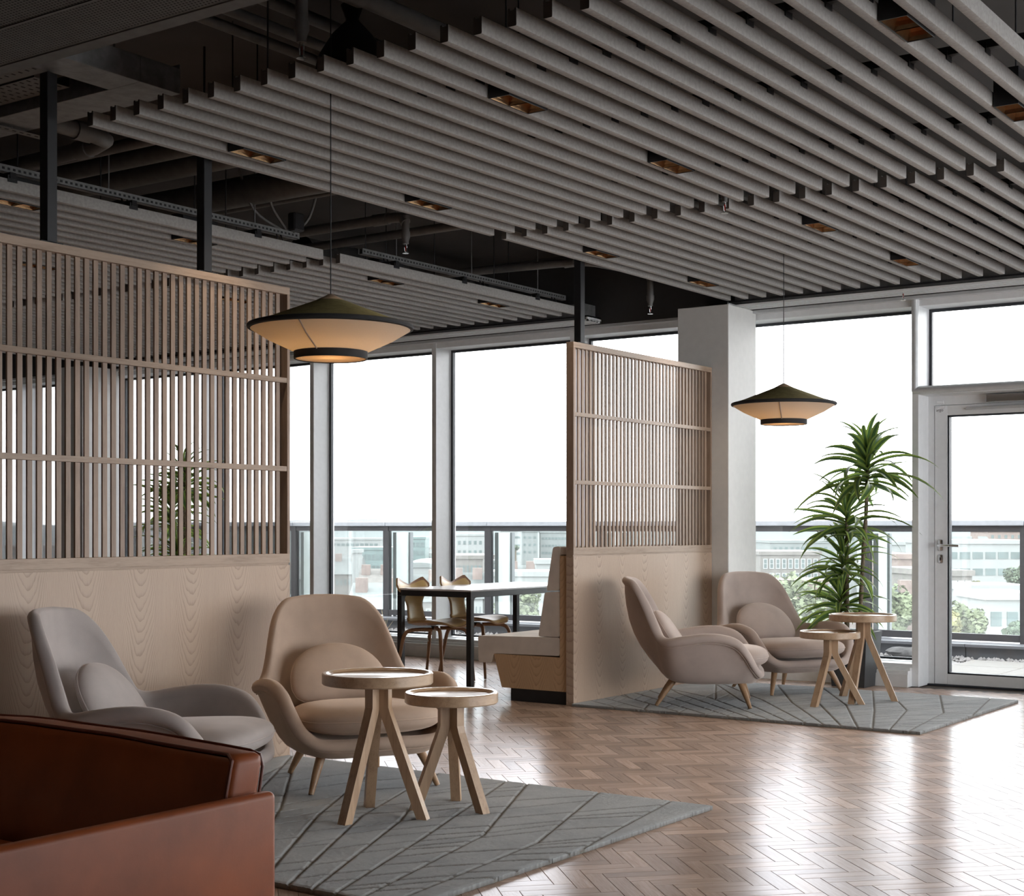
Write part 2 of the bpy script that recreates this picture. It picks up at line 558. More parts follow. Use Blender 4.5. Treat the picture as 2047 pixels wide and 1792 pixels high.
def part(name, bm, mat, parent, smooth=False, w=True, angle=40, label=None):
    me = mesh(bm, mat, smooth, angle) if isinstance(bm, bmesh.types.BMesh) else bm
    me.name = name
    o = link(name, me, parent, w=w)
    if label:
        o['label'] = label
    return o

def tag(o, label, cat, group=None, kind=None):
    o['label'] = label
    o['category'] = cat
    if group:
        o['group'] = group
    if kind:
        o['kind'] = kind
    return o

def thing(name, label, cat, loc=(0, 0, 0), rot=0.0, group=None):
    e = bpy.data.objects.new(name, None)
    COL.objects.link(e)
    e.location = loc
    e.rotation_euler = (0, 0, rot)
    e.empty_display_size = 0.1
    return tag(e, label, cat, group)

def struct_e(name, loc=(0, 0, 0)):
    e = bpy.data.objects.new(name, None)
    COL.objects.link(e)
    e.location = loc
    e.empty_display_size = 0.1
    e['kind'] = 'structure'
    return e

def struct(name, bm, mat, smooth=False):
    o = link(name, mesh(bm, mat, smooth, 40))
    o.data.name = name
    o['kind'] = 'structure'
    return o

def single(name, bm, mat, label, cat, group=None, smooth=False, kind=None):
    o = link(name, mesh(bm, mat, smooth, 40))
    o.data.name = name
    return tag(o, label, cat, group, kind)

def copy_tree(o, parent=None):
    c = o.copy()
    COL.objects.link(c)
    c.parent = parent
    for ch in o.children:
        copy_tree(ch, c)
    return c

def catmull(pts, n, closed=False):
    P = [Vector(p) for p in pts]
    out = []
    m = len(P)
    segs = m if closed else m - 1
    for i in range(n if closed else n + 1):
        u = i / n * segs
        k = min(int(u), segs - 1)
        t = u - k
        def g(j):
            return P[j % m] if closed else P[max(0, min(m - 1, j))]
        p0, p1, p2, p3 = g(k - 1), g(k), g(k + 1), g(k + 2)
        out.append(0.5 * ((2 * p1) + (p2 - p0) * t + (2 * p0 - 5 * p1 + 4 * p2 - p3) * t * t + (3 * p1 - p0 - 3 * p2 + p3) * t ** 3))
    return out

# ------------------------------------------------------------------ room shell
XW = 11.35            # glass line
XF = 11.10            # room face of the mullions
ZS = 3.62             # underside of the slab
ZH = 2.915            # window head
Y0, Y1 = -3.2, 17.5
XB = -4.0

# floor: screed below, herringbone blocks above
floor = struct('floor', B(XB, 11.42, Y0, Y1, -0.2, -0.004), 'screed')
PWD, PLN = 0.0665, 0.266
ax_a = Vector((1, 1, 0)) / math.sqrt(2)
ax_b = Vector((-1, 1, 0)) / math.sqrt(2)
ORI = Vector((4.857, 2.378, 0)) - ax_a * (PLN + PWD) - ax_b * PWD
planks = []
g = 0.0006
for m_ in range(-22, 32):
    for k_ in range(-190, 200):
        o = ORI + ax_a * (k_ * PWD + m_ * PLN) + ax_b * (k_ * PWD - m_ * PLN)
        for kind in (0, 1):
            if kind == 0:
                c = o + ax_a * (PLN / 2) + ax_b * (PWD / 2)
                rz = PI / 4
            else:
                c = o + ax_a * (PLN + PWD / 2) + ax_b * (PWD - PLN / 2)
                rz = -PI / 4
            if not (XB + 0.3 < c.x < 11.0 and Y0 + 0.3 < c.y < 13.0):
                continue
            d = CA * c.x + SA * c.y
            r = SA * c.x - CA * c.y
            px = CXP + F_PX * r / d if d > 0.3 else -9999
            py = YH + F_PX * CAMH / d if d > 0.3 else 9999
            vis = -20 < px < 2067 and py < 1800 and d > 0.5
            onrug = (3.67 < c.x < 5.76 and 2.98 < c.y < 5.48) or (8.54 < c.x < 10.5 and 3.06 < c.y < 5.49)
            sofa = 1.0 < c.x < 2.7 and 2.5 < c.y
            hid = (px < 560 and py > 1500) or onrug or sofa
            if vis or (d > 0.2 and c.x > 1.5 and c.y < 9 and c.y > -4):
                planks.append((c, rz, vis and not hid, d))
planks.sort(key=lambda p: (not p[2], p[3]))

def plank_mesh(items, name):
    """items: list of (centre, rotation, offset, tone); world coordinates"""
    hx, hy, bv, hz = PLN / 2 - g, PWD / 2 - g, 0.0011, 0.0
    vs, fs, pl, tone = [], [], [], []
    for c, rz, off, tn in items:
        cr, sr = math.cos(rz), math.sin(rz)
        tlx, tly = random.uniform(-.0018, .0018), random.uniform(-.004, .004)
        b0 = len(vs)
        for (sx, sy, z) in ((hx, hy, -0.004), (hx, hy, -0.0008), (hx - bv, hy - bv, hz)):
            for (ix, iy) in ((-1, -1), (1, -1), (1, 1), (-1, 1)):
                x, y = ix * sx, iy * sy
                vs.append((c[0] + x * cr - y * sr, c[1] + x * sr + y * cr, z + (x * tlx + y * tly if z > -0.003 else 0)))
                pl.append((x + off, y + off * 1.7, 0))
                tone.append(tn)
        for lv in (0, 4):
            for j in range(4):
                fs.append((b0 + lv + j, b0 + lv + (j + 1) % 4, b0 + lv + 4 + (j + 1) % 4, b0 + lv + 4 + j))
        fs.append((b0 + 8, b0 + 9, b0 + 10, b0 + 11))
    me = bpy.data.meshes.new(name)
    me.from_pydata(vs, [], fs)
    a = me.attributes.new('pl', 'FLOAT_VECTOR', 'POINT')
    a.data.foreach_set('vector', np.array(pl, dtype=np.float32).ravel())
    a = me.attributes.new('tone', 'FLOAT', 'POINT')
    a.data.foreach_set('value', np.array(tone, dtype=np.float32))
    me.materials.append(M['plank'])
    return me

variants = [plank_mesh([((0, 0), 0, random.uniform(0, 40), random.random())], 'plank') for _ in range(40)]
for c, rz, v, d in planks[:300]:
    link('plank', random.choice(variants), floor, (c.x, c.y, 0), (0, 0, rz))
rest = link('plank_field', plank_mesh([((c.x, c.y), rz, random.uniform(0, 40), random.random()) for c, rz, v, d in planks[300:]], 'plank_field'), floor)
rest['kind'] = 'stuff'

struct('ceiling', B(XB, 11.42, Y0, Y1, ZS, ZS + 0.3), 'slab')
struct('wall_back', B(XB - 0.2, XB, Y0, Y1, 0, ZS), 'wallp')
struct('wall_right', B(XB, 11.42, Y0 - 0.2, Y0, 2.962, ZS), 'bulk')
struct('wall_left', B(XB, 11.42, Y1, Y1 + 0.2, 0, ZS), 'wallp')
# bulkhead over the windows with a pale shadow strip under it
struct('wall_bulkhead', B(11.03, 11.55, Y0, Y1, 2.985, ZS), 'bulk')
struct('trim_1', B(11.035, 11.40, Y0, Y1, 2.962, 2.985), 'alu')
# structural columns
struct('wall_column', B(10.60, 11.095, 5.346, 5.80, 0, 2.985, 0.004), 'colp')
struct('wall_column', B(10.60, 11.095, 13.15, 13.60, 0, 2.985, 0.004), 'colp')

# window bays, mullion pitch 1.56 m
PITCH = 1.557
mull = [4.014 + PITCH * k for k in range(-4, 9)]
for i, y in enumerate(mull):
    me = B(XF, XW + 0.06, y - 0.026, y + 0.026, 0.0 if abs(y - 4.014) < .01 or abs(y - 2.457) < .01 else 0.14, ZH + 0.05, 0.002)
    struct('trim_%d' % (i + 2), me, 'white')
DOORBAY = 3           # bay between mull[3] and mull[4]
nwin = 0
for i in range(len(mull) - 1):
    ya, yb = mull[i] + 0.026, mull[i + 1] - 0.026
    door = (i == DOORBAY)
    zb = 2.30 if door else 0.185
    nwin += 1
    w = struct_e('window_%d' % nwin, (XW, (ya + yb) / 2, zb))
    bm = bmesh.new()
    box(bm, XF + 0.01, XW + 0.06, ya, yb, ZH, 2.962)
    if not door:
        box(bm, XF - 0.0, XW + 0.06, ya, yb, 0.145, zb - 0.012)
    part('frame', bm, 'white', w)
    bm = bmesh.new()
    gk = 0.022
    box(bm, XW - 0.015, XW + 0.02, ya, ya + gk, zb, ZH)
    box(bm, XW - 0.015, XW + 0.02, yb - gk, yb, zb, ZH)
    box(bm, XW - 0.015, XW + 0.02, ya + gk, yb - gk, zb, zb + gk * 0.7)
    box(bm, XW - 0.015, XW + 0.02, ya + gk, yb - gk, ZH - gk, ZH)
    part('gasket', bm, 'gask', w)
    part('pane', B(XW, XW + 0.006, ya + gk, yb - gk, zb + gk * 0.7, ZH - gk), 'glass', w)

# glazed side of the room to the right of the camera
struct('wall_right_panel', B(XB, XB + 5 * 1.535 - .03, Y0 - 0.15, Y0 + .1, 0, 2.962), 'wallp')
for i in range(5, 10):
    xa, xb = XB + i * 1.535 + 0.026, XB + (i + 1) * 1.535 - 0.026
    nwin += 1
    w = struct_e('window_%d' % nwin, ((xa + xb) / 2, Y0, 0.15))
    bm = bmesh.new()
    box(bm, xa, xb, Y0 - 0.1, Y0 + 0.15, ZH, 2.962)
    box(bm, xa, xb, Y0 - 0.1, Y0 + 0.15, 0.0, 0.15)
    box(bm, xa - 0.052, xa, Y0 - 0.1, Y0 + 0.15, 0.0, 2.962)
    part('frame', bm, 'white', w)
    bm = bmesh.new()
    for q in ((xa, xa + .022, 0.15, ZH), (xb - .022, xb, 0.15, ZH), (xa + .022, xb - .022, 0.15, .172), (xa + .022, xb - .022, ZH - .022, ZH)):
        box(bm, q[0], q[1], Y0 - .04, Y0 - .01, q[2], q[3])
    part('gasket', bm, 'gask', w)
    part('pane', B(xa + .022, xb - .022, Y0 - .028, Y0 - .022, .172, ZH - .022), 'glass', w)

# plinth under the sill
ydoor_a, ydoor_b = mull[DOORBAY] + 0.026, mull[DOORBAY + 1] - 0.026
for nm, ya, yb in (('baseboard_left', ydoor_b + 0.052, Y1), ('baseboard_right', Y0, ydoor_a - 0.052)):
    bm = bmesh.new()
    box(bm, 11.02, XW + 0.06, ya, yb, 0.0, 0.125, 0.003)
    box(bm, 11.06, XW + 0.06, ya, yb, 0.125, 0.145)
    box(bm, 11.008, 11.02, ya, yb, 0.0, 0.10, 0.002)
    struct(nm, bm, 'white')

# half-round aluminium trim on the door mullion and the transom
bm = bmesh.new()
tube(bm, [(XF - 0.004, 4.014, 2.262), (XF - 0.004, 4.014, 2.962)], 0.027, 12)
tube(bm, [(XF - 0.004, 4.030, 2.268), (XF - 0.004, ydoor_a - 0.06, 2.268)], 0.027, 12)
struct('trim_40', bm, 'alu', True)
bm = bmesh.new()
box(bm, XF, XW + 0.06, ydoor_a, ydoor_b, 2.235, 2.30)
box(bm, XW - 0.03, XW + 0.06, ydoor_b - 0.047, ydoor_b, 0, 2.235)
box(bm, XW - 0.03, XW + 0.06, ydoor_a, ydoor_a + 0.03, 0, 2.235)
box(bm, XW - 0.03, XW + 0.06, ydoor_a + 0.03, ydoor_b - 0.047, 2.165, 2.235)
struct('trim_41', bm, 'white')

# glazed door
dr = struct_e('door_1', (XW, (ydoor_a + ydoor_b) / 2, 0))
da, db = ydoor_a + 0.033, ydoor_b - 0.052
bm = bmesh.new()
ST = 0.098
box(bm, XW - 0.035, XW + 0.04, db - ST, db, 0.012, 2.16, 0.002)
box(bm, XW - 0.035, XW + 0.04, da, da + ST, 0.012, 2.16, 0.002)
box(bm, XW - 0.035, XW + 0.04, da + ST, db - ST, 0.012, 0.092, 0.002)
box(bm, XW - 0.035, XW + 0.04, da + ST, db - ST, 2.085, 2.16, 0.002)
part('leaf_frame', bm, 'white', dr)
bm = bmesh.new()
box(bm, XW - 0.03, XW + 0.03, db - ST - 0.014, db - ST, 0.092, 2.085)
box(bm, XW - 0.03, XW + 0.03, da + ST, da + ST + 0.014, 0.092, 2.085)
box(bm, XW - 0.03, XW + 0.03, da + ST, db - ST, 0.092, 0.104)
box(bm, XW - 0.03, XW + 0.03, da + ST, db - ST, 2.073, 2.085)
part('gasket', bm, 'gask', dr)
part('pane', B(XW, XW + 0.006, da + ST + 0.014, db - ST - 0.014, 0.104, 2.073), 'glass', dr)
part('threshold', B(XW - 0.06, XW + 0.06, da - 0.03, db + 0.05, 0.0, 0.011), 'gask', dr)
hy = db - 0.045
h = part('lock_plate', B(XW - 0.043, XW - 0.035, hy - 0.018, hy + 0.018, 1.04, 1.125, 0.006, 2), 'steel', dr, True)
part('lever', T([(XW - 0.04, hy, 1.083), (XW - 0.085, hy, 1.083), (XW - 0.09, hy - 0.02, 1.083), (XW - 0.09, hy - 0.16, 1.08)], 0.010, 10), 'chrome', h, True)
k = part('keyhole_plate', B(XW - 0.042, XW - 0.035, hy - 0.018, hy + 0.018, 0.945, 1.01, 0.006, 2), 'steel', dr, True)
part('keyhole', B(XW - 0.044, XW - 0.042, hy - 0.005, hy + 0.005, 0.965, 0.988), 'blackm', k)
part('door_contact', B(XW - 0.05, XW - 0.03, db - 0.075, db - 0.018, 2.175, 2.2, 0.002), 'white', dr)
part('door_contact', B(XW - 0.05, XW - 0.035, db - 0.075, db - 0.018, 2.140, 2.158, 0.002), 'white', dr)
cl = part('door_closer', B(XW - 0.085, XW - 0.03, db - 0.95, db - 0.41, 2.168, 2.225, 0.004), 'steel', dr)
part('closer_arm', B(XW - 0.06, XW - 0.036, db - 0.95, db - 0.25, 2.118, 2.140, 0.002), 'alu', dr)
cu = bpy.data.curves.new('txt', 'FONT')
cu.body = 'argo'
cu.size = 0.032
to = bpy.data.objects.new('txt', cu)
COL.objects.link(to)
dg = bpy.context.evaluated_depsgraph_get()
me = bpy.data.meshes.new_from_object(to.evaluated_get(dg))
bpy.data.objects.remove(to)
me.transform(Matrix.Translation((XW - 0.0362, db - 0.010, 2.117)) @ Matrix.Rotation(-PI / 2, 4, 'Z') @ Matrix.Rotation(PI / 2, 4, 'X'))
me.materials.clear()
me.materials.append(M['ink'])
part('lettering', me, 'ink', dr)

# ------------------------------------------------------------------ terrace outside
tz = -0.02
single('gravel_bed', B(11.55, 13.95, Y0, Y1, tz - 0.2, tz), 'gravel', 'white gravel bed on the terrace outside the windows', 'gravel')
# loose pebbles as stuff
bm = bmesh.new()
for i in range(2600):
    x = 13.55 + random.random() * 0.38 if i % 2 else 11.62 + random.random() * 0.5
    y = random.uniform(1.0, 13.5)
    if x < 12.6 and y < 4.4:
        x = 13.5 + random.random() * 0.4
    s = random.uniform(0.012, 0.03)
    ps = [bm.verts.new((x + dx * s * random.uniform(.7, 1.2), y + dy * s * random.uniform(.7, 1.2), tz + s * .6 + dz * s * .8)) for dx, dy, dz in ((1, 0, 0), (0, 1, 0), (-1, 0, 0), (0, -1, 0), (0, 0, 1), (0, 0, -1))]
    for a, b in ((0, 1), (1, 2), (2, 3), (3, 0)):
        bm.faces.new((ps[a], ps[b], ps[4]))
        bm.faces.new((ps[b], ps[a], ps[5]))
single('gravel', bm, 'gravel', 'loose white pebbles lying along the terrace upstand', 'gravel', kind='stuff')
pv = struct_e('floor_terrace', (12.5, 2.0, tz))
pvm = mesh(B(-0.297, 0.297, -0.297, 0.297, 0, 0.032, 0.003), 'paver')
for ix in range(3):
    for iy in range(12):
        link('paver', pvm, pv, (11.75 + 0.3 + ix * 0.6 - 12.5, 4.35 - 0.3 - iy * 0.6 - 2.0, 0))
up = thing('parapet_upstand', 'low grey clad upstand with pale coping below the glass balustrade', 'parapet', (14.0, 5, tz))
for j in range(16):
    ya = Y0 + j * 1.55
    part('cladding_panel', B(13.93, 14.34, ya + 0.006, ya + 1.544, tz, 0.095), 'parapet', up)
    part('coping', B(13.90, 14.36, ya + 0.003, ya + 1.547, 0.095, 0.125, 0.003), 'coping', up)
XR = 14.2
rl = thing('balustrade', 'glass balustrade with grey handrail along the terrace edge', 'balustrade', (XR, 5, 0.125))
ys = [4.04 - 1.53 * 5 + 1.5535 * k for k in range(0, 16)]
posts = [2.5 + k * 1.555 - 7.77 for k in range(0, 18)]
posts = [4.075 + 1.553 * k for k in range(-6, 9)]
for j in range(len(posts) - 1):
    ya, yb = posts[j], posts[j + 1]
    part('handrail', B(XR - 0.05, XR + 0.05, ya + 0.003, yb - 0.003, 1.236, 1.292, 0.006), 'railm', rl)
    part('top_rail', B(XR - 0.03, XR + 0.03, ya, yb, 1.178, 1.236), 'railp', rl)
    part('bottom_rail', B(XR - 0.03, XR + 0.03, ya, yb, 0.14, 0.205), 'railp', rl)
    part('glass_panel', B(XR + 0.0, XR + 0.01, ya + 0.04, yb - 0.04, 0.205, 1.178), 'glass_b', rl)
for y in posts:
    part('post', B(XR - 0.035, XR + 0.035, y - 0.04, y + 0.04, 0.125, 1.236), 'railp', rl)
# added fins that make the pale strips beside the posts, just outside the glass
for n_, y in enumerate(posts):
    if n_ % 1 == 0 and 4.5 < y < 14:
        f = thing('added_fin', 'pale added fin outside the balustrade, ' + ['', '', '', '', '', '', '', 'beside the potted plant and door', 'hidden behind the slatted screen end', 'seen past the bench back', 'seen behind the first dining chair', 'beside the left screen end post', 'seen through the left slats', 'seen through the far left slats', 'at the far left'][n_], 'fin', (XR + 0.3, y, -1.0), group='pale added fins')
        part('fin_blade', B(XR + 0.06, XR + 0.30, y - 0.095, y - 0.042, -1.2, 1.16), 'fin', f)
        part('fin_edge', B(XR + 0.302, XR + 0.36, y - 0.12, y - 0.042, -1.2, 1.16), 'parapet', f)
# rock and dry grass on the gravel
bm = bmesh.new()
bmesh.ops.create_icosphere(bm, subdivisions=3, radius=1)
for v in bm.verts:
    n_ = mnoise.noise(v.co * 1.7 + Vector((3, 1, 2)))
    v.co = Vector((v.co.x * 0.13, v.co.y * 0.22, v.co.z * 0.075)) * (1 + 0.45 * n_) + Vector((13.55, 4.95, 0.035))
single('rock', bm, 'stone', 'rough grey rock lying on the gravel behind the planter', 'rock', smooth=True)
gt = thing('dry_grass', 'wispy dry grass tuft growing by the window behind an armchair', 'grass', (12.3, 10.3, tz))
for k in range(7):
    a = random.uniform(0, 6.28)
    hgt = random.uniform(0.22, 0.42)
    pts = [(12.3, 10.3, tz), (12.3 + .04 * math.cos(a), 10.3 + .04 * math.sin(a), tz + hgt * .6), (12.3 + .13 * math.cos(a), 10.3 + .13 * math.sin(a), tz + hgt)]
    part('stalk', T(pts, [0.003, 0.003, 0.001], 5), 'straw', gt)

# ------------------------------------------------------------------ ceiling: baffle rafts
ZB = 3.03
BW, BH, BP = 0.038, 0.066, 0.1547
def baffle_mesh(Ln):
    bm = bmesh.new()
    poly = rpoly([(-BW / 2, 0), (BW / 2, 0), (BW / 2, BH), (BW * .25, BH), (BW * .25, BH - .008), (-BW * .25, BH - .008), (-BW * .25, BH), (-BW / 2, BH)], 0.005, 2)
    prism(bm, poly, 0, Ln, 'x')
    for f in bm.faces:
        if len(f.verts) > 4:
            f.material_index = 1
    return mesh(bm, ['felt', 'feltend'], True, 35)

def raft(label, x0, x1, yfirst, sgn, n):
    yc = yfirst + sgn * BP * (n - 1) / 2
    r = thing('baffle_raft', label, 'ceiling raft', ((x0 + x1) / 2, yc, ZB))
    bmsh = baffle_mesh(x1 - x0)
    for k in range(n):
        link('baffle', bmsh, r, (x0 - (x0 + x1) / 2, yfirst + sgn * BP * k - yc, 0))
    ya, yb = sorted((yfirst - sgn * 0.03, yfirst + sgn * (BP * (n - 1) + 0.03)))
    for fx in (0.2, 0.47, 0.8):
        xx = x0 + (x1 - x0) * fx
        bm = bmesh.new()
        box(bm, xx - 0.018, xx + 0.018, ya, yb, ZB + BH + 0.002, ZB + BH + 0.035)
        c = part('carrier_rail', bm, 'blackm', r)
        bm = bmesh.new()
        for k in range(n):
            y = yfirst + sgn * BP * k
            for s in (-1, 1):
                box(bm, xx - 0.03, xx + 0.03, y + s * (BW / 2 + .004) - .002, y + s * (BW / 2 + .004) + .002, ZB + BH - 0.018, ZB + BH + 0.02)
        part('clips', bm, 'blackm', c, w=False)['kind'] = 'stuff'
        for yy in (ya + 0.3, (ya + yb) / 2, yb - 0.3):
            part('hanger_rod', T([(xx, yy, ZB + BH + 0.03), (xx, yy, ZS)], 0.004, 6), 'blackm', r)
    return r

YA = 5.405
XA0, XA1, XB0, XB1 = 4.40, 7.49, 7.62, 10.72
raft('near raft of grey felt baffles hanging over the front armchairs', XA0, XA1, YA, -1, 25)
raft('grey felt baffle raft hanging over the armchairs by the window', XB0, XB1, YA, -1, 25)
YC = 6.825
raft('grey felt baffle raft seen behind and above the left slatted screen', XA0, XA1, YC, 1, 42)
raft('grey felt baffle raft over the dining table beside the large pendant', XB0 + .04, XB1 - .05, YC, 1, 42)

# slotted strut channels along the raft edges
def strut(label, x0, x1, y, z):
    s = thing('strut_channel', label, 'channel', ((x0 + x1) / 2, y, z))
    bm = bmesh.new()
    box(bm, x0, x1, y - 0.021, y - 0.018, z, z + 0.041)
    box(bm, x0, x1, y + 0.018, y + 0.021, z, z + 0.041)
    box(bm, x0, x1, y - 0.021, y + 0.021, z, z + 0.003)
    part('channel', bm, 'galv', s)
    bm = bmesh.new()
    n = int((x1 - x0) / 0.035)
    for k in range(n):
        xx = x0 + 0.02 + k * 0.035
        box(bm, xx - 0.008, xx + 0.008, y - 0.0225, y - 0.021, z + 0.014, z + 0.027)
    o = part('slots', bm, 'blackm', s)
    o['kind'] = 'stuff'
    for xx in (x0 + .4, (x0 + x1) / 2, x1 - .4):
        part('hanger_rod', T([(xx, y, z + .003), (xx, y, ZS)], 0.004, 6), 'galv', s)
    for xx in (x0 + .25, (x0 + x1) / 2 + .1, x1 - .2):
        bm = bmesh.new()
        for s_ in (-1, 1):
            tube(bm, [(xx + s_ * .02, y - .02, z), (xx + s_ * .025, y - .035, z - .03), (xx + s_ * .03, y - .032, z - .07)], 0.005, 6)
        part('clip', bm, 'blackm', s)
strut('slotted steel channel running above the left slatted screen', 4.2, 7.40, 6.96, 3.165)
strut('slotted steel channel running over the dining area towards the window', 8.05, 10.70, 6.96, 3.165)

# downlights between the baffles
DLW = 22.0
def downlight(x, y, label):
    d = thing('downlight', label, 'downlight', (x, y, ZB - 0.004), group='square twin ceiling downlights')
    hx, hy, hz = 0.145, 0.053, 0.16
    bm = bmesh.new()
    tt = 0.004
    box(bm, -hx, hx, -hy, -hy + tt, 0, hz)
    box(bm, -hx, hx, hy - tt, hy, 0, hz)
    box(bm, -hx, -hx + tt, -hy + tt, hy - tt, 0, hz)
    box(bm, hx - tt, hx, -hy + tt, hy - tt, 0, hz)
    box(bm, -hx + tt, hx - tt, -hy + tt, hy - tt, hz - tt, hz)
    part('housing', bm, 'blackm', d, w=False)
    for s in (-1, 1):
        c = s * (hx / 2 - 0.001)
        w2, d2 = hx / 2 - 0.006, hy - tt - 0.001
        bm = bmesh.new()
        rows = []
        for i in range(6):
            t = i / 5
            q = 1 - 0.62 * t ** 1.3
            rows.append([(c - w2 * q, -d2 * q, 0.002 + t * 0.07), (c + w2 * q, -d2 * q, 0.002 + t * 0.07), (c + w2 * q, d2 * q, 0.002 + t * 0.07), (c - w2 * q, d2 * q, 0.002 + t * 0.07)])
        part('reflector', gridmesh(rows, close_v=True), 'copper', d, w=False)
        part('light_source', B(c - 0.02, c + 0.02, -0.018, 0.018, 0.073, 0.078), 'led', d, w=False)
    part('stem', T([(0, 0, hz), (0, 0, ZS - ZB)], 0.004, 6), 'blackm', d, w=False)
    lt = bpy.data.lights.new('downlight_beam', 'SPOT')
    lt.energy = DLW
    lt.color = (1.0, 0.80, 0.58)
    lt.spot_size = math.radians(95)
    lt.spot_blend = 0.9
    lt.shadow_soft_size = 0.018
    lo = bpy.data.objects.new('downlight_beam', lt)
    COL.objects.link(lo)
    lo.parent = d
    lo.location = (0, 0, -0.02)
gapA = lambda k: YA - BP * (k + 0.5)
DL = [(5.22, gapA(11), 'downlight in the near raft straight above the large pendant lamp'),
      (5.22, gapA(1), 'downlight at the left edge of the near raft above the left screen'),
      (6.565, gapA(1), 'downlight near the far left corner of the near raft'),
      (6.565, gapA(11), 'downlight in the middle of the ceiling where the near raft ends'),
      (5.24, gapA(22), 'large downlight at the top right corner of the picture'),
      (6.565, gapA(22), 'downlight cut by the right edge of the picture'),
      (8.41, gapA(1), 'downlight in the window-side raft above the right screen post'),
      (8.41, gapA(11), 'downlight in the window-side raft nearest the raft joint'),
      (9.85, gapA(11), 'downlight above the door end of the window-side raft'),
      (9.85, gapA(1), 'downlight above the white column'),
      (8.41, gapA(22), 'downlight of the window-side raft beyond the right edge'),
      (5.24, YC + BP * 1.5, 'downlight left of the first black post above the left screen'),
      (6.565, YC + BP * 1.5, 'downlight crossed by the second black post above the left screen'),
      (8.45, YC + BP * 1.5, 'downlight above the right half of the large pendant'),
      (9.81, YC + BP * 1.5, 'downlight at the window end of the dining raft'),
      (5.24, YC + BP * 11.5, 'downlight seen through the far left slats'),
      (6.565, YC + BP * 11.5, 'downlight seen through the middle of the left slats'),
      (8.45, YC + BP * 11.5, 'downlight seen through the slats beside the large pendant')]
for a in DL:
    downlight(*a)
downlight(2.05, 3.3, 'added downlight out of view over the leather sofa')  # unseen lamp, added to brighten the sofa cushion

# linear slot diffusers
def diffuser(label, ya, yb):
    d = thing('slot_diffuser', label, 'air diffuser', (10.88, (ya + yb) / 2, 2.99))
    part('plenum', B(10.80, 10.97, ya + .05, yb - .05, 3.035, 3.14), 'galv', d)
    bm = bmesh.new()
    for k in range(5):
        x = 10.775 + k * 0.05
        box(bm, x - 0.010, x + 0.010, ya, yb, 2.985, 3.0)
    box(bm, 10.765, 10.985, ya, ya + .015, 2.985, 3.03)
    box(bm, 10.765, 10.985, yb - .015, yb, 2.985, 3.03)
    part('slot_blades', bm, 'white', d)
    part('backing', B(10.765, 10.985, ya, yb, 3.02, 3.032), 'blackm', d)
diffuser('long slot air diffuser above the door and right-hand windows', -4.0, 5.44)
diffuser('long slot air diffuser above the dining area windows', 6.76, 12.9)

# services
def pipe(name, label, pts, r, mat='pipe', joints=(), cat='pipe', n=12):
    p0 = pts[0]
    t = thing(name, label, cat, p0)
    part('run', T(pts, r, n), mat, t, True)
    for j in joints:
        a, b = Vector(j[0]), Vector(j[1])
        part('coupling', T([a, b], r * 1.18, n), mat, t, True)
    return t

def sprinkler(label, x, y, zt, zb, r=0.026):
    s = thing('sprinkler', label, 'sprinkler', (x, y, zb), group='ceiling sprinkler heads')
    part('drop_pipe', T([(x, y, zt), (x, y, zb + 0.13)], r, 12), 'pipe', s, True)
    part('reducer', L([(r * 1.2, 0.15), (r * 1.2, 0.115), (r * .8, 0.085), (r * .8, 0.065), (0, 0.065)], 16, (x, y, zb)), 'pipe', s, True)
    bm = bmesh.new()
    for sg in (-1, 1):
        tube(bm, [(x + sg * .009, y, zb + .065), (x + sg * .014, y, zb + .04), (x + sg * .009, y, zb + .014), (x, y, zb + .006)], 0.0025, 6)
    part('yoke', bm, 'steel', s)
    part('deflector', L([(0, 0.004), (0.022, 0.003), (0.022, 0), (0, 0)], 20, (x, y, zb)), 'steel', s)
    part('bulb', T([(x, y, zb + .015), (x, y, zb + .05)], 0.004, 8), 'redglass', s)
sprinkler('sprinkler head hanging at top left beside the black bag', 4.437, 4.149, 3.45, 3.115)
sprinkler('sprinkler head above the large pendant between the rafts', 7.941, 6.458, 3.36, 3.10)
sprinkler('sprinkler head in front of the dark bulkhead beside the column', 10.49, 5.99, 3.24, 2.945)
sprinkler('small sprinkler head at the joint between the two near rafts', 7.555, 3.834, ZS, 2.99, 0.02)
sprinkler('small sprinkler head by the diffuser above the door', 10.86, 4.02, 3.3, 2.93, 0.016)
pipe('sprinkler_pipe', 'sprinkler pipe with an elbow above the large pendant', [(7.96, 7.9, 3.36), (7.95, 6.56, 3.36), (7.945, 6.49, 3.35), (7.941, 6.458, 3.31)], 0.036, joints=[((7.952, 6.75, 3.36), (7.95, 6.62, 3.36))])
pipe('straight_pipe', 'straight grey pipe crossing the gap beyond the large pendant', [(8.36, 8.2, 3.34), (8.37, 4.0, 3.36)], 0.033)
pipe('sprinkler_pipe', 'sprinkler pipe with two elbows in front of the dark bulkhead', [(9.95, 7.86, 3.36), (9.98, 6.35, 3.33), (10.05, 6.24, 3.32), (10.42, 6.02, 3.28), (10.48, 5.99, 3.26), (10.49, 5.99, 3.22)], 0.032, joints=[((9.98, 6.48, 3.33), (9.98, 6.38, 3.33)), ((10.36, 6.055, 3.285), (10.40, 6.03, 3.28))])
pipe('round_duct', 'thick dark round duct crossing the gap left of the large pendant cord', [(7.0, 9.0, 3.43), (7.0, 4.0, 3.43)], 0.10, 'duct', cat='duct')
pipe('cable_conduit', 'thin conduit running beside the thick dark duct', [(7.28, 9.0, 3.40), (7.28, 4.0, 3.42)], 0.022)
pipe('round_duct', 'dark round duct crossing behind the second black post', [(6.25, 9.5, 3.42), (6.25, 4.0, 3.42)], 0.075, 'duct', cat='duct')
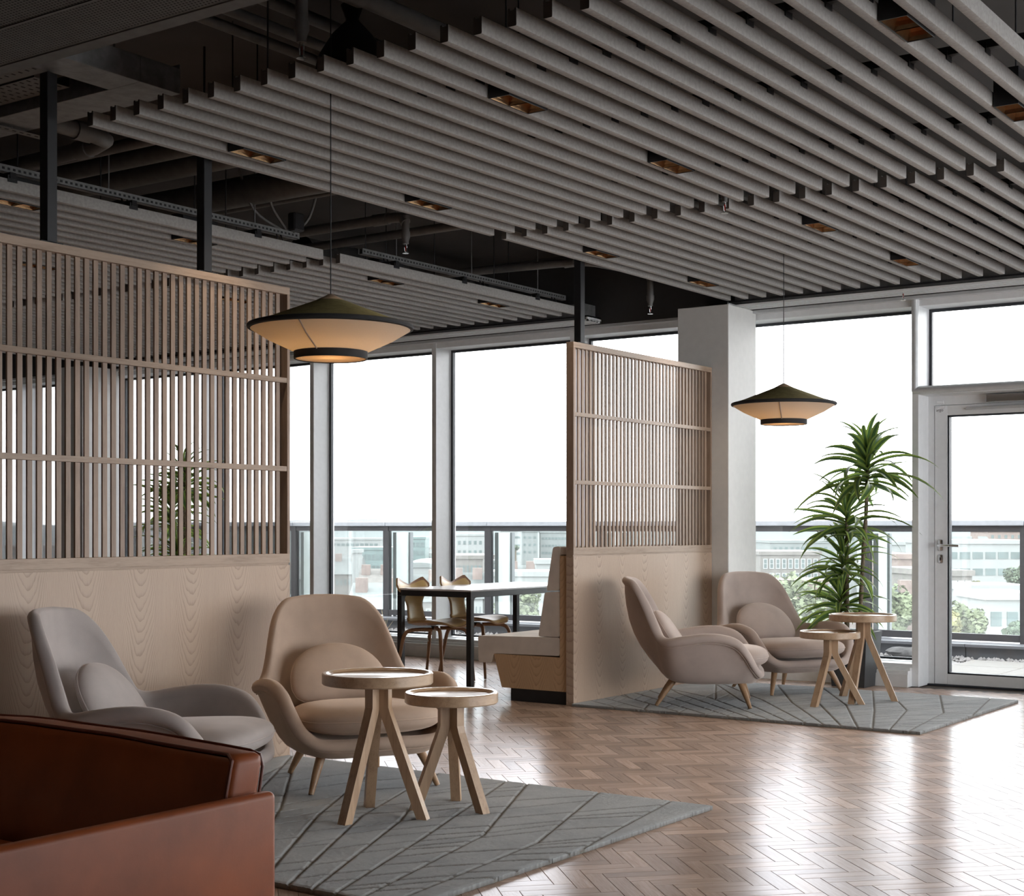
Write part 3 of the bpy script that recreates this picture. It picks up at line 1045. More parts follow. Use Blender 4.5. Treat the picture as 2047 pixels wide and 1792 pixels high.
pipe('round_duct', 'dark round duct crossing between the two black posts', [(5.95, 9.5, 3.42), (5.95, 4.0, 3.42)], 0.06, 'duct', cat='duct')
pipe('straight_pipe', 'grey pipe running between the black posts above the left screen', [(5.68, 9.5, 3.40), (5.68, 5.2, 3.40)], 0.035)
pipe('elbow_pipe', 'grey pipe with an elbow right of the first black post', [(4.87, 6.50, 3.36), (5.30, 6.49, 3.35), (5.42, 6.53, 3.35), (5.45, 6.66, 3.34), (5.43, 9.0, 3.30)], 0.045, joints=[((5.18, 6.492, 3.351), (5.28, 6.49, 3.35)), ((5.45, 6.70, 3.34), (5.449, 6.80, 3.338))])
pipe('elbow_pipe', 'short pale elbow pipe at the far left edge', [(4.845, 7.15, 3.35), (4.88, 7.14, 3.35), (4.93, 7.13, 3.33), (4.95, 7.12, 3.25)], 0.045)
pipe('straight_pipe', 'pair of thin pipes above the near raft ends, lower one', [(3.9, 4.78, 3.42), (10.5, 4.78, 3.42)], 0.024)
pipe('straight_pipe', 'pair of thin pipes above the near raft ends, middle one', [(3.9, 4.66, 3.44), (10.5, 4.66, 3.44)], 0.024)
pipe('straight_pipe', 'pair of thin pipes above the near raft ends, upper one', [(3.9, 4.50, 3.47), (10.5, 4.50, 3.47)], 0.028)
pipe('straight_pipe', 'thick grey pipe at the top feeding the near sprinkler', [(4.0, 4.152, 3.47), (7.4, 4.13, 3.47)], 0.04, joints=[((4.62, 4.15, 3.47), (4.80, 4.148, 3.47)), ((4.36, 4.151, 3.47), (4.5, 4.15, 3.47))])
pipe('wire_hanger', 'thin hanging wire beside the near sprinkler head', [(4.46, 4.36, ZS), (4.46, 4.36, 3.2), (4.47, 4.37, 3.08)], 0.004, 'blackm', cat='wire', n=6)
# spiral duct behind the dining raft
sd = thing('spiral_duct', 'curved spiral duct behind the dining raft', 'duct', (9.2, 8.4, 3.3))
pts = [(8.6 + 0.02 * k, 8.05 + 0.0 * k, 3.36) for k in range(0, 110, 5)]
part('run', T(pts, 0.14, 20), 'duct', sd, True)
for p in pts[::3]:
    part('rib', T([(p[0], p[1], p[2]), (p[0] + .012, p[1], p[2])], 0.145, 20), 'duct', sd, True)
# ceiling cables looped over the strut
for j, (a, b, c, nm) in enumerate([((6.9, 7.0, 3.55), (7.0, 6.97, 3.30), (7.25, 6.95, 3.2), 'left'), ((7.05, 6.9, 3.55), (7.12, 6.93, 3.35), (7.3, 6.95, 3.2), 'middle'), ((7.45, 6.8, 3.55), (7.4, 6.85, 3.30), (7.33, 6.93, 3.2), 'right')]):
    pts = catmull([a, b, c], 10)
    single('cable', T(pts, 0.009, 6), 'pipe', 'looped grey ceiling cable above the strut, %s of three' % nm, 'cable', 'looped cables', True)
single('junction_box', B(7.27, 7.37, 6.86, 6.93, 3.2, 3.32, 0.01), 'blackm', 'small black junction box where the looped cables meet', 'box')
# black bag above the near raft
bm = bmesh.new()
prof = [(0.0, 0.33), (0.035, 0.33), (0.05, 0.35), (0.028, 0.29), (0.03, 0.28), (0.09, 0.22), (0.15, 0.12), (0.17, 0.03), (0.17, -0.04), (0.14, -0.05), (0, -0.05)]
bag = thing('hanging_bag', 'black fabric bag tied at the top, hanging above the near raft', 'bag', (4.95, 4.33, 3.18))
lathe(bm, [(r * (1.0), z) for r, z in prof], 28, (4.965, 4.34, 3.17))
for v in bm.verts:
    n_ = mnoise.noise(v.co * 9)
    v.co.x += 0.012 * n_
    v.co.y += 0.012 * n_
part('bag_body', bm, 'blackf', bag, True)
part('tie_strap', T([(4.95, 4.33, 3.50), (5.0, 4.28, 3.55), (5.08, 4.18, 3.58), (5.1, 4.1, ZS)], 0.02, 8), 'blackf', bag, True)

# perforated ceiling panel over the camera
pf = thing('perforated_ceiling_panel', 'dark perforated metal ceiling panel at the top left corner', 'ceiling panel', (3.2, 4.0, 3.1))
part('panel_frame', B(3.775, 3.85, 1.5, 8.0, 3.10, 3.16, 0.002), 'duct', pf)
part('panel_frame', B(2.30, 3.775, 1.5, 8.0, 3.104, 3.16), 'duct', pf)
part('seam_strip', B(3.487, 3.497, 1.5, 8.0, 3.100, 3.104), 'pipe', pf)
bm = bmesh.new()
nx, ny = 54, 150
for i in range(nx):
    for j in range(ny):
        x = 2.86 + i * 0.0172
        if abs(x - 3.492) < 0.012 or x > 3.768:
            continue
        y = 3.05 + j * 0.0172 + (0.0086 if i % 2 else 0)
        vs = [bm.verts.new((x + 0.0048 * math.cos(k * PI / 3), y + 0.0048 * math.sin(k * PI / 3), 3.1035)) for k in range(6)]
        bm.faces.new(list(reversed(vs)))
o = part('perforations', bm, 'blackf', pf)
o['kind'] = 'stuff'
for xx in (2.6, 3.5):
    for yy in (2.0, 4.5, 7.0):
        part('hanger_rod', T([(xx, yy, 3.15), (xx, yy, ZS)], 0.005, 6), 'galv', pf)

# cable trunking and trays
tk = thing('cable_trunking', 'pale metal cable trunking with a branch at the top left', 'trunking', (4.7, 6.0, 3.22))
part('trunk_run', B(4.60, 4.84, 5.30, 9.5, 3.26, 3.38, 0.002), 'galv', tk)
part('trunk_branch', B(3.9, 4.60, 5.30, 5.52, 3.26, 3.38, 0.002), 'galv', tk)
part('end_plate', B(4.835, 4.842, 5.30, 5.46, 3.29, 3.40, 0.001), 'galv', tk)
for yy in (5.6, 7.5):
    part('hanger_rod', T([(4.7, yy, 3.38), (4.7, yy, ZS)], 0.005, 6), 'galv', tk)
def tray(label, x0, x1, y0, y1, z):
    t = thing('cable_tray', label, 'cable tray', ((x0 + x1) / 2, (y0 + y1) / 2, z))
    bm = bmesh.new()
    box(bm, x0, x1, y0, y1, z, z + 0.002)
    box(bm, x0, x0 + .002, y0, y1, z, z + 0.05)
    box(bm, x1 - .002, x1, y0, y1, z, z + 0.05)
    part('tray_bed', bm, 'pipe', t)
    bm = bmesh.new()
    nx = max(2, int((x1 - x0) / 0.045))
    ny = int((y1 - y0) / 0.05)
    for i in range(nx):
        for j in range(ny):
            xx, yy = x0 + .025 + i * .045, y0 + .025 + j * .05
            box(bm, xx - .011, xx + .011, yy - .005, yy + .005, z - 0.0006, z)
    part('slots', bm, 'blackf', t)['kind'] = 'stuff'
    part('hanger_rod', T([((x0 + x1) / 2, (y0 + y1) / 2, z), ((x0 + x1) / 2, (y0 + y1) / 2, ZS)], 0.004, 6), 'galv', t)
tray('perforated cable tray beside the trunking at the far left', 4.36, 4.56, 5.75, 8.5, 3.30)
tray('short sloping perforated cable tray end under the perforated panel', 4.12, 4.34, 5.62, 6.2, 3.30)
tray('slotted bracket arm under the trunking at the far left', 4.5, 4.98, 6.40, 6.46, 3.24)

# ------------------------------------------------------------------ slatted oak partitions
def partition(name, label, x0, x1, yb, post_x, panel_d, lattice_n0):
    YP = 5.49
    p = thing(name, label, 'partition', ((x0 + x1) / 2, YP + 0.03, 0))
    part('base_panel', B(x0, x1, YP, YP + panel_d, 0.0, 1.022, 0.001), 'veneer', p)
    part('shadow_rail', B(x0, x1 - 0.006, YP + 0.004, YP + 0.06, 1.022, 1.034), 'rail', p)
    part('bottom_rail', B(x0, x1, YP, YP + 0.06, 1.034, 1.082, 0.001), 'rail', p)
    part('top_rail', B(x0, x1, YP, YP + 0.06, 2.452, 2.491, 0.001), 'rail', p)
    for z in (1.517, 1.984):
        part('mid_rail', B(x0 + 0.02, x1 - 0.02, YP + 0.002, YP + 0.026, z, z + 0.027, 0.001), 'rail', p)
    part('end_post', B(x1 - 0.02, x1, YP, YP + 0.06, 1.082, 2.452, 0.001), 'slat', p)
    part('end_post', B(x0, x0 + 0.02, YP, YP + 0.06, 1.082, 2.452, 0.001), 'slat', p)
    sm = mesh(B(-0.0138, 0.0138, 0.012, 0.023, 0, 2.452 - 1.082, 0.001), 'slat')
    k = 0
    x = lattice_n0
    cx, cy = (x0 + x1) / 2, YP + 0.03
    while x < x1 - 0.03:
        if x > x0 + 0.03:
            link('slat', sm, p, (x - cx, YP + 0.006 - cy, 1.082))
        x += 0.0519
    for px_ in post_x:
        part('steel_post', B(px_ - 0.027, px_ + 0.027, YP + 0.003, YP + 0.057, 2.491, 3.25 if px_ < 5 else 3.115, 0.002), 'blackm', p)
        part('hanger_rod', T([(px_, YP + .03, 3.1), (px_, YP + .03, ZS)], 0.006, 6), 'blackm', p)
        part('post_foot', B(px_ - 0.06, px_ + 0.06, YP + 0.003, YP + 0.057, 2.491, 2.496), 'blackm', p)
    return p
partition('slatted_partition', 'tall slatted oak screen on an oak veneer panel behind the front armchairs', 2.6, 5.782, 0, (3.3, 4.262, 5.20), 0.06, 3.998 - 0.0519 * 25)
partition('slatted_partition', 'slatted oak screen on an oak panel between the bench and the white column', 8.562, 10.597, 0, (8.685,), 0.06, 8.607)

# ------------------------------------------------------------------ booth bench on the back of the right screen
bn = thing('booth_bench', 'oatmeal upholstered booth bench with oak base behind the right screen', 'bench', (9.6, 5.9, 0))
bx0, bx1 = 8.575, 10.58
bm = bmesh.new()
prism(bm, [(5.552, 0.09), (6.10, 0.09), (6.17, 0.325), (5.61, 0.325), (5.61, 1.026), (5.552, 1.026)], bx0, bx1, 'x')
part('oak_base', bm, 'veneer_y', bn)
part('toe_kick', B(bx0 + 0.012, bx1, 5.552, 6.03, 0, 0.089), 'blackm', bn)
bm = bmesh.new()
prism(bm, rpoly([(5.612, 0.335), (6.172, 0.327), (6.19, 0.26), (6.305, 0.258), (6.31, 0.447), (5.612, 0.462)], 0.02, 4), bx0 + 0.002, bx1, 'x')
part('seat_cushion', bm, 'bench', bn, True)
bm = bmesh.new()
prism(bm, rpoly([(5.612, 0.465), (5.79, 0.463), (5.737, 0.770), (5.612, 0.778)], 0.018, 4), bx0 + 0.002, bx1, 'x')
part('lower_back_cushion', bm, 'bench', bn, True)
bm = bmesh.new()
prism(bm, rpoly([(5.612, 0.785), (5.722, 0.782), (5.668, 1.084), (5.612, 1.092)], 0.018, 4), bx0 + 0.002, bx1, 'x')
part('upper_back_cushion', bm, 'bench', bn, True)
part('cushion_backing', B(bx0 + .01, bx1, 5.556, 5.611, 1.03, 1.082, 0.004), 'bench', bn)

# ------------------------------------------------------------------ rugs
def rug_mesh(LX, LY):
    nx, ny = 300, 360
    xs = np.linspace(0, LX, nx)
    ys = np.linspace(0, LY, ny)
    X, Y = np.meshgrid(xs, ys, indexing='ij')
    sx, sy = LX / 2.09, LY / 2.5
    D = np.full(X.shape, 9.0)
    def seg(ax, ay, bx, by):
        ax, bx, ay, by = ax * sx, bx * sx, ay * sy, by * sy
        dx, dy = bx - ax, by - ay
        t = np.clip(((X - ax) * dx + (Y - ay) * dy) / (dx * dx + dy * dy), 0, 1)
        return np.hypot(X - ax - t * dx, Y - ay - t * dy)
    rs = random.Random(5)
    fan = []
    for v0, a in [(-0.06, 3), (.07, 7), (.19, 14), (.30, 20), (.40, 25), (.51, 29), (.63, 33), (.75, 37), (.88, 40), (1.0, 44), (1.13, 46), (1.28, 48), (1.45, 50), (1.65, 52), (1.9, 54), (2.15, 55)]:
        u1 = 0.95 + rs.uniform(-.08, .12)
        a1 = math.radians(a)
        p1 = (u1, v0 + u1 * math.tan(a1))
        a2 = math.radians(max(2, a + rs.uniform(-10, 14)))
        p2 = (2.09, p1[1] + (2.09 - u1) * math.tan(a2))
        fan.append(((0, v0), p1, p2))
        D = np.minimum(D, seg(0, v0, *p1))
        D = np.minimum(D, seg(*p1, *p2))
    # cross lines, broken at every fan line
    def at(line, u):
        (a, b, c) = line
        if u < b[0]:
            t = u / b[0]
            return a[1] + (b[1] - a[1]) * t
        t = (u - b[0]) / (c[0] - b[0])
        return b[1] + (c[1] - b[1]) * t
    for i in range(len(fan) - 1):
        u = rs.uniform(0.10, 0.25)
        while u < 2.05:
            lo, hi = at(fan[i], u), at(fan[i + 1], u)
            w = hi - lo
            u2 = u - w * rs.uniform(0.8, 1.1)
            D = np.minimum(D, seg(u, lo, u2, at(fan[i + 1], max(0, u2))))
            u += rs.choice([0.08, 0.1, 0.14, 0.2, 0.3]) * rs.uniform(0.8, 1.3)
    groove = np.clip(1 - D / 0.0072, 0, 1)
    edge = np.minimum(np.minimum(X, LX - X), np.minimum(Y, LY - Y))
    Zr = np.array([random.random() for _ in range(4096)])
    rnd = np.resize(Zr, nx * ny).reshape(nx, ny)
    rng = np.random.default_rng(3)
    rnd = rng.random((nx, ny))
    Z = 0.021 + (rnd - 0.5) * 0.0018 - 0.008 * groove ** 0.8
    Z = np.where(edge < 0.012, Z - 0.003 * (1 - edge / 0.012), Z)
    off = (rng.random((nx, ny)) - .5) * 0.004
    Xo = X + np.where(edge < 1e-6, off, 0)
    Yo = Y + np.where(edge < 1e-6, off, 0)
    verts = np.stack([Xo, Yo, Z], -1).reshape(-1, 3)
    idx = np.arange(nx * ny).reshape(nx, ny)
    quads = np.stack([idx[:-1, :-1], idx[1:, :-1], idx[1:, 1:], idx[:-1, 1:]], -1).reshape(-1, 4)
    ring = list(idx[:, 0]) + list(idx[-1, 1:]) + list(idx[-2::-1, -1]) + list(idx[0, -2:0:-1])
    nb = len(verts)
    skirt = verts[ring].copy()
    skirt[:, 2] = 0.001
    verts = np.vstack([verts, skirt])
    n = len(ring)
    sk = np.array([(ring[k], nb + k, nb + (k + 1) % n, ring[(k + 1) % n]) for k in range(n)])
    quads = np.vstack([quads, sk])
    gv = np.concatenate([groove.ravel(), np.full(n, 0.7)])
    me = bpy.data.meshes.new('rug')
    me.vertices.add(len(verts))
    me.vertices.foreach_set('co', verts.astype(np.float32).ravel())
    me.loops.add(quads.size)
    me.loops.foreach_set('vertex_index', quads.astype(np.int32).ravel())
    me.polygons.add(len(quads))
    me.polygons.foreach_set('loop_start', np.arange(0, quads.size, 4, dtype=np.int32))
    me.polygons.foreach_set('use_smooth', np.ones(len(quads), dtype=bool))
    me.update(calc_edges=True)
    a = me.attributes.new('groove', 'FLOAT', 'POINT')
    a.data.foreach_set('value', gv.astype(np.float32))
    me.materials.append(M['rug'])
    me.validate()
    me.set_sharp_from_angle(angle=math.radians(55))
    return me
tag(link('rug', rug_mesh(2.09, 2.5), None, (3.67, 2.98, 0)), 'blue-grey wool rug with carved lines under the front side tables', 'rug')
tag(link('rug', rug_mesh(1.96, 2.43), None, (8.54, 3.06, 0)), 'blue-grey wool rug with carved lines by the window', 'rug')
RZ = 0.019

# ------------------------------------------------------------------ lounge chairs
def lounge_meshes():
    rim_h = [(.368, 0, .222), (.368, .12, .222), (.364, .215, .223), (.350, .295, .235), (.318, .36, .288), (.270, .397, .372), (.205, .413, .437), (.10, .422, .468),
             (-.02, .425, .469), (-.14, .422, .452), (-.225, .405, .438), (-.285, .362, .452), (-.328, .332, .53), (-.378, .303, .645), (-.430, .268, .745), (-.482, .208, .815), (-.525, .125, .832), (-.540, .05, .837), (-.542, 0, .837)]
    bot_h = [(.315, 0, .160), (.315, .09, .160), (.31, .165, .160), (.285, .225, .162), (.235, .262, .162), (.17, .278, .160), (.10, .285, .158), (.02, .285, .156),
             (-.06, .28, .156), (-.13, .268, .158), (-.18, .25, .162), (-.215, .225, .168), (-.235, .20, .175), (-.25, .17, .18), (-.26, .14, .182), (-.266, .11, .184), (-.27, .07, .185), (-.272, .03, .185), (-.272, 0, .185)]
    def full(h):
        return h + [(x, -y, z) for x, y, z in reversed(h[1:-1])]
    N = 128
    R = catmull(full(rim_h), N, True)
    Bo = catmull(full(bot_h), N, True)
    rows_ring = []
    rimline = []
    for i in range(N):
        t = (R[(i + 1) % N] - R[i - 1]).normalized()
        v = (R[i] - Bo[i])
        n = t.cross(v).normalized()
        ref = Vector((R[i].x, R[i].y, 0)) + Vector((Bo[i].x, Bo[i].y, 0))
        if n.x * ref.x + n.y * ref.y < 0:
            n = -n
        up = v.normalized()
        hgt = R[i].z
        back = max(0, min(1, (hgt - .53) / .3))
        front = max(0, min(1, (R[i].x - .18) / .18))
        th = 0.030 - 0.003 * back + 0.004 * (1 - front) * (1 - back)
        bul = 0.034 + 0.050 * back - 0.018 * front
        prof = []
        prof.append(Bo[i] * 0.55 + Vector((0, 0, .150)) * 0.45)
        prof.append(Bo[i] * 0.85 + Vector((0, 0, .152)) * 0.15)
        for s in (0.0, 0.1, 0.22, 0.36, 0.5, 0.64, 0.78, 0.9):
            p = Bo[i] + v * s + n * (bul * math.sin(PI * s ** (0.62 + 0.38 * back)) + th * 0.5 * s * s)
            prof.append(p)
        for a in (-50, -25, 0, 30, 60, 90, 120, 150, 180):
            ar = math.radians(a)
            prof.append(R[i] + n * (th * math.cos(ar)) + up * (th * 0.95 * math.sin(ar)))
        rimline.append(R[i] + n * th * 0.75 - up * th * 0.72)
        inn = Vector((Bo[i].x * 0.95, Bo[i].y * 1.0, .275 - .045 * front))
        vi = (R[i] - n * th) - inn
        for s in (0.9, 0.75, 0.6, 0.45, 0.3, 0.15, 0.0):
            p = inn + vi * s + n * (bul * 0.8 * math.sin(PI * s))
            prof.append(p)
        prof.append(Vector((inn.x * .5, inn.y * .5, inn.z)))
        rows_ring.append(prof)
    bm = gridmesh(rows_ring, close_u=True)
    for j in (0, -1):
        pass
    shell = bm
    # close bottom and seat pan
    bm.verts.ensure_lookup_table()
    nc = len(rows_ring[0])
    bm.faces.new([bm.verts[i * nc] for i in range(N)])
    bm.faces.new([bm.verts[i * nc + nc - 1] for i in range(N)])
    bmesh.ops.recalc_face_normals(bm, faces=bm.faces)
    pip = bmesh.new()
    tube(pip, rimline + [rimline[0]], 0.0032, 6, caps=False)
    # seat cushion
    def cushion(plan, zc, h, tilt=0.0, n=64, m=9, pw=2.6):
        P = catmull(plan + [(x, -y) for x, y in reversed(plan[1:-1])], n, True) if len(plan[0]) == 3 else catmull([(x, y, 0) for x, y in plan] + [(x, -y, 0) for x, y in reversed(plan[1:-1])], n, True)
        cx = sum(p.x for p in P) / len(P)
        rows = []
        for s in range(-m, m + 1):
            q = s / m
            rho = math.sqrt(max(0, 1 - abs(q) ** pw)) if False else (1 - abs(q) ** pw) ** (1 / pw)
            rho = 0.12 + 0.88 * rho if abs(q) < 1 else 0.0
            row = []
            for p in P:
                x = cx + (p.x - cx) * rho
                y = p.y * rho
                zz = zc + h * math.copysign(1 - (1 - abs(q)) ** 1.6, q) if False else zc + h * q
                row.append((x, y, zz + tilt * (x - cx)))
            rows.append(row)
        bm2 = gridmesh(rows[1:-1], close_v=True)
        bm2.verts.ensure_lookup_table()
        k = len(P)
        L_ = len(rows) - 2
        top = bm2.verts.new((cx, 0, zc + h * 1.0))
        bot = bm2.verts.new((cx, 0, zc - h * 1.0))
        bm2.verts.ensure_lookup_table()
        for j in range(k):
            bm2.faces.new((bm2.verts[j], bm2.verts[(j + 1) % k], bot))
            bm2.faces.new((bm2.verts[(L_ - 1) * k + (j + 1) % k], bm2.verts[(L_ - 1) * k + j], top))
        pl = bmesh.new()
        tube(pl, [(p.x * 1.004, p.y * 1.004, zc + tilt * (p.x - cx)) for p in P] + [(P[0].x * 1.004, 0, zc + tilt * (P[0].x - cx))], 0.003, 6, caps=False)
        return bm2, pl
    seat, spip = cushion([(.425, 0), (.42, .13), (.39, .24), (.33, .305), (.2, .325), (.0, .31), (-.14, .26), (-.2, .14), (-.21, 0)], .322, .074, 0.03)
    # lumbar cushion: a half-moon leaning on the back
    plan = [(.0, .0), (.0, .13), (.02, .215), (.08, .245), (.17, .235), (.25, .19), (.305, .11), (.325, 0)]
    lum, lpip = cushion(plan, 0, .060, 0.0, pw=2.2)
    ang = math.radians(124)
    mt = Matrix.Translation((-.165, 0, .355)) @ Matrix.Rotation(-ang, 4, 'Y')
    for b in (lum, lpip):
        bmesh.ops.transform(b, matrix=mt, verts=b.verts)
    legs = []
    for tx, ty, fx, fy in ((.225, .225, .30, .305), (.225, -.225, .30, -.305), (-.19, .165, -.325, .225), (-.19, -.165, -.325, -.225)):
        legs.append(T([(tx, ty, .195), (tx * .4 + fx * .6, ty * .4 + fy * .6, .085), (fx, fy, 0.002)], [0.024, 0.0185, 0.012], 14))
    return shell, pip, seat, spip, lum, lpip, legs

LMESH = {}
def lounge(label, mat, x, y, ang):
    c = thing('lounge_chair', label, 'armchair', (x, y, RZ), ang, 'velvet lounge chairs')
    sh, pip, seat, spip, lum, lpip, legs = lounge_meshes()
    s = part('shell', sh, mat, c, True, w=False, angle=60)
    part('piping', pip, mat, s, True, w=False)
    q = part('seat_cushion', seat, mat, c, True, w=False, angle=80)
    part('piping', spip, mat, q, True, w=False)
    q = part('lumbar_cushion', lum, mat, c, True, w=False, angle=80)
    part('piping', lpip, mat, q, True, w=False)
    for l in legs:
        part('leg', l, 'legwood', c, True, w=False)
    return c
A3 = math.atan2(-.89, .45)
A4 = math.atan2(-.86, -.51)
lounge('grey mauve velvet lounge chair at far left beside the leather sofa', 'velvet_grey', 4.27, 4.76, A3)
lounge('tan velvet lounge chair behind the two front side tables', 'velvet_tan', 5.36, 4.67, A4)
lounge('rose beige velvet lounge chair seen from the side by the right screen', 'velvet_rose', 9.11, 4.77, A3)
lounge('rose beige velvet lounge chair in front of the white column', 'velvet_rose', 10.17, 4.68, A4)

# ------------------------------------------------------------------ side tables
def side_table(label, x, y, R, H, feet):
    t = thing('side_table', label, 'side table', (x, y, RZ), 0, 'round oak side tables')
    part('table_top', L([(0, H - .012), (R - .035, H - .012), (R - .024, H - .007), (R - .017, H), (R - .004, H), (R, H - .004), (R, H - .042), (R - .005, H - .047), (0, H - .047)], 72), 'tablewood_x', t, True, w=False, angle=30)
    part('inlay_line', L([(R - .036, H - .0118), (R - .030, H - .0092), (R - .031, H - .0118)], 72, closed=True), 'walnut', t, True, w=False)
    zt = H - .047
    for (fx, fy) in feet:
        dx, dy = fx - x, fy - y
        ln = math.hypot(dx, dy)
        d = Vector((dx / ln, dy / ln, 0))
        s = Vector((-d.y, d.x, 0)) * 0.021
        w_ = 0.021
        zk = zt - 0.115
        cr = 0.034
        path = [(cr, zt), (cr, zk + 0.02), (cr + 0.008, zk - 0.01), (ln, 0.0)]
        rows = []
        for q, (a, z) in enumerate(path):
            wid = w_ if q < 2 else w_ * 1.05
            rows.append([d * (a - wid) + s + Vector((0, 0, z)), d * (a + wid) + s + Vector((0, 0, z)), d * (a + wid) - s + Vector((0, 0, z)), d * (a - wid) - s + Vector((0, 0, z))])
        bm = gridmesh(rows, close_v=True)
        bm.verts.ensure_lookup_table()
        bm.faces.new(bm.verts[0:4])
        bm.faces.new(bm.verts[12:16])
        part('leg', bm, 'tablewood_z', t, w=False)
    return t
side_table('taller round oak side table in front of the tan armchair', 4.735, 4.0, .230, .600, [(4.535, 4.005), (4.885, 4.175), (4.80, 3.81)])
side_table('shorter round oak side table on the front rug', 5.075, 3.875, .200, .497, [(4.945, 3.97), (5.215, 3.955), (5.05, 3.69)])
side_table('shorter round oak side table on the rug by the window', 9.55, 4.05, .203, .495, [(9.31, 4.06), (9.62, 3.85), (9.70, 4.215)])
side_table('taller round oak side table beside the dark planter', 9.86, 3.94, .230, .600, [(9.60, 3.915), (9.93, 3.735), (10.03, 4.155)])

# ------------------------------------------------------------------ dining table and chairs
dt = thing('dining_table', 'white topped dining table with black square steel frame', 'table', (9.92, 7.14, 0))
tx0, tx1, ty0, ty1 = 9.115, 10.75, 6.775, 7.50
part('table_top', B(tx0, tx1, ty0, ty1, .728, .742, 0.002), 'tabletop_w', dt)
def rring(bm, p0, p1, z0, z1, axis):
    pass
for (a, b, c, d) in ((tx0, tx1, ty0, ty0 + .045), (tx0, tx1, ty1 - .045, ty1), (tx0, tx0 + .045, ty0 + .045, ty1 - .045), (tx1 - .045, tx1, ty0 + .045, ty1 - .045)):
    part('apron', B(a, b, c, d, .683, .728, 0.003), 'blackm', dt)
for lx in (tx0, tx1 - .045):
    for ly in (ty0, ty1 - .045):
        part('leg', B(lx, lx + .045, ly, ly + .045, 0, .683, 0.003), 'blackm', dt)
for lx, sx in ((tx0 + .045, 1), (tx1 - .045, -1)):
    for ly, sy in ((ty0, 1), (ty1, -1)):
        bm = bmesh.new()
        y0_ = ly if sy > 0 else ly - .045
        prism(bm, [(lx, .684), (lx + sx * .03, .684), (lx + sx * .01, .675), (lx, .655)], y0_ + .002, y0_ + .043, 'y')
        part('corner_gusset', bm, 'blackm', dt)

def dining_chair_meshes():
    # profile from the seat front to the back top; x forward, z up
    cl = [(.235, .432), (.19, .447), (.08, .452), (-.04, .445), (-.13, .440), (-.185, .452), (-.212, .49), (-.222, .54), (-.232, .60), (-.247, .66), (-.262, .72), (-.277, .775)]
    hw = [.09, .165, .205, .205, .165, .13, .112, .103, .100, .135, .190, .205]
    C = catmull([(x, 0, z) for x, z in cl], 66)
    W = catmull([(w, 0, 0) for w in hw], 66)
    nv = 20
    outer, pad = [], []
    for i, c in enumerate(C):
        a = C[max(0, i - 1)]
        b = C[min(len(C) - 1, i + 1)]
        t = (b - a).normalized()
        n = Vector((t.z, 0, -t.x))           # towards the sitter / upward
        if n.z < 0 and i < 30:
            n = -n
        if i >= 30 and n.x < 0:
            n = -n
        w = W[i].x
        s = i / (len(C) - 1)
        row_o, row_p = [], []
        for j in range(nv + 1):
            v = -1 + 2 * j / nv
            curve = 0.035 * v * v * (w / .2)
            if s > 0.55:
                curve = 0.05 * v * v * (w / .2)
            p = c + Vector((0, w * v, 0)) + n * curve
            if i > 58:
                hgt = (i - 58) / 8
                horn = 0.055 * (1 - abs(abs(v) - 0.78) / 0.78) - 0.012
                if abs(v) > .78:
                    horn = 0.043 - 0.30 * (abs(v) - .78)
                p += t * horn * hgt
            row_o.append(p)
            q = math.sqrt(max(0, 1 - v ** 6))
            row_p.append(p + n * (0.004 + 0.016 * q * min(1, s * 14, (1 - s) * 14)))
        outer.append(row_o)
        pad.append(row_p)
    def solid(rows, th):
        back = []
        for i, r in enumerate(rows):
            back.append(r)
        bm = gridmesh(back)
        bmesh.ops.recalc_face_normals(bm, faces=bm.faces)
        bmesh.ops.solidify(bm, geom=bm.faces[:], thickness=th)
        return bm
    sh = solid(outer, 0.010)
    pd = solid(pad, 0.010)
    legs = []
    for sy in (1, -1):
        legs.append(T(catmull([(0.03, sy * .03, .425), (.10, sy * .09, .425), (.165, sy * .15, .415), (.195, sy * .178, .37), (.21, sy * .19, .25), (.235, sy * .205, 0.003)], 26), [0.0155] * 18 + [0.015 - 0.0005 * k for k in range(9)], 10))
        legs.append(T(catmull([(0.0, sy * .03, .415), (-.08, sy * .09, .415), (-.145, sy * .14, .405), (-.18, sy * .165, .36), (-.205, sy * .18, .22), (-.245, sy * .20, 0.003)], 26), [0.0155] * 18 + [0.015 - 0.0005 * k for k in range(9)], 10))
    return sh, pd, legs
def dining_chair(label, x, y, ang):
    c = thing('dining_chair', label, 'chair', (x, y, 0), ang, 'ochre leather dining chairs')
    sh, pd, legs = dining_chair_meshes()
    part('plywood_shell', sh, 'walnut', c, True, w=False, angle=50)
    part('leather_pad', pd, 'ochre', c, True, w=False, angle=50)
    for l in legs:
        part('leg', l, 'walnut', c, True, w=False)
    part('spacer', T([(0.0, 0, .415), (0, 0, .442)], 0.03, 10), 'blackm', c, w=False)
    part('care_tag', B(-.19, -.188, .148, .166, .30, .345), 'paper', c, w=False)
dining_chair('ochre leather dining chair nearest the corner of the dining table', 9.285, 7.255, -PI / 2)
dining_chair('ochre leather dining chair further along the table towards the window', 9.86, 7.265, -PI / 2)

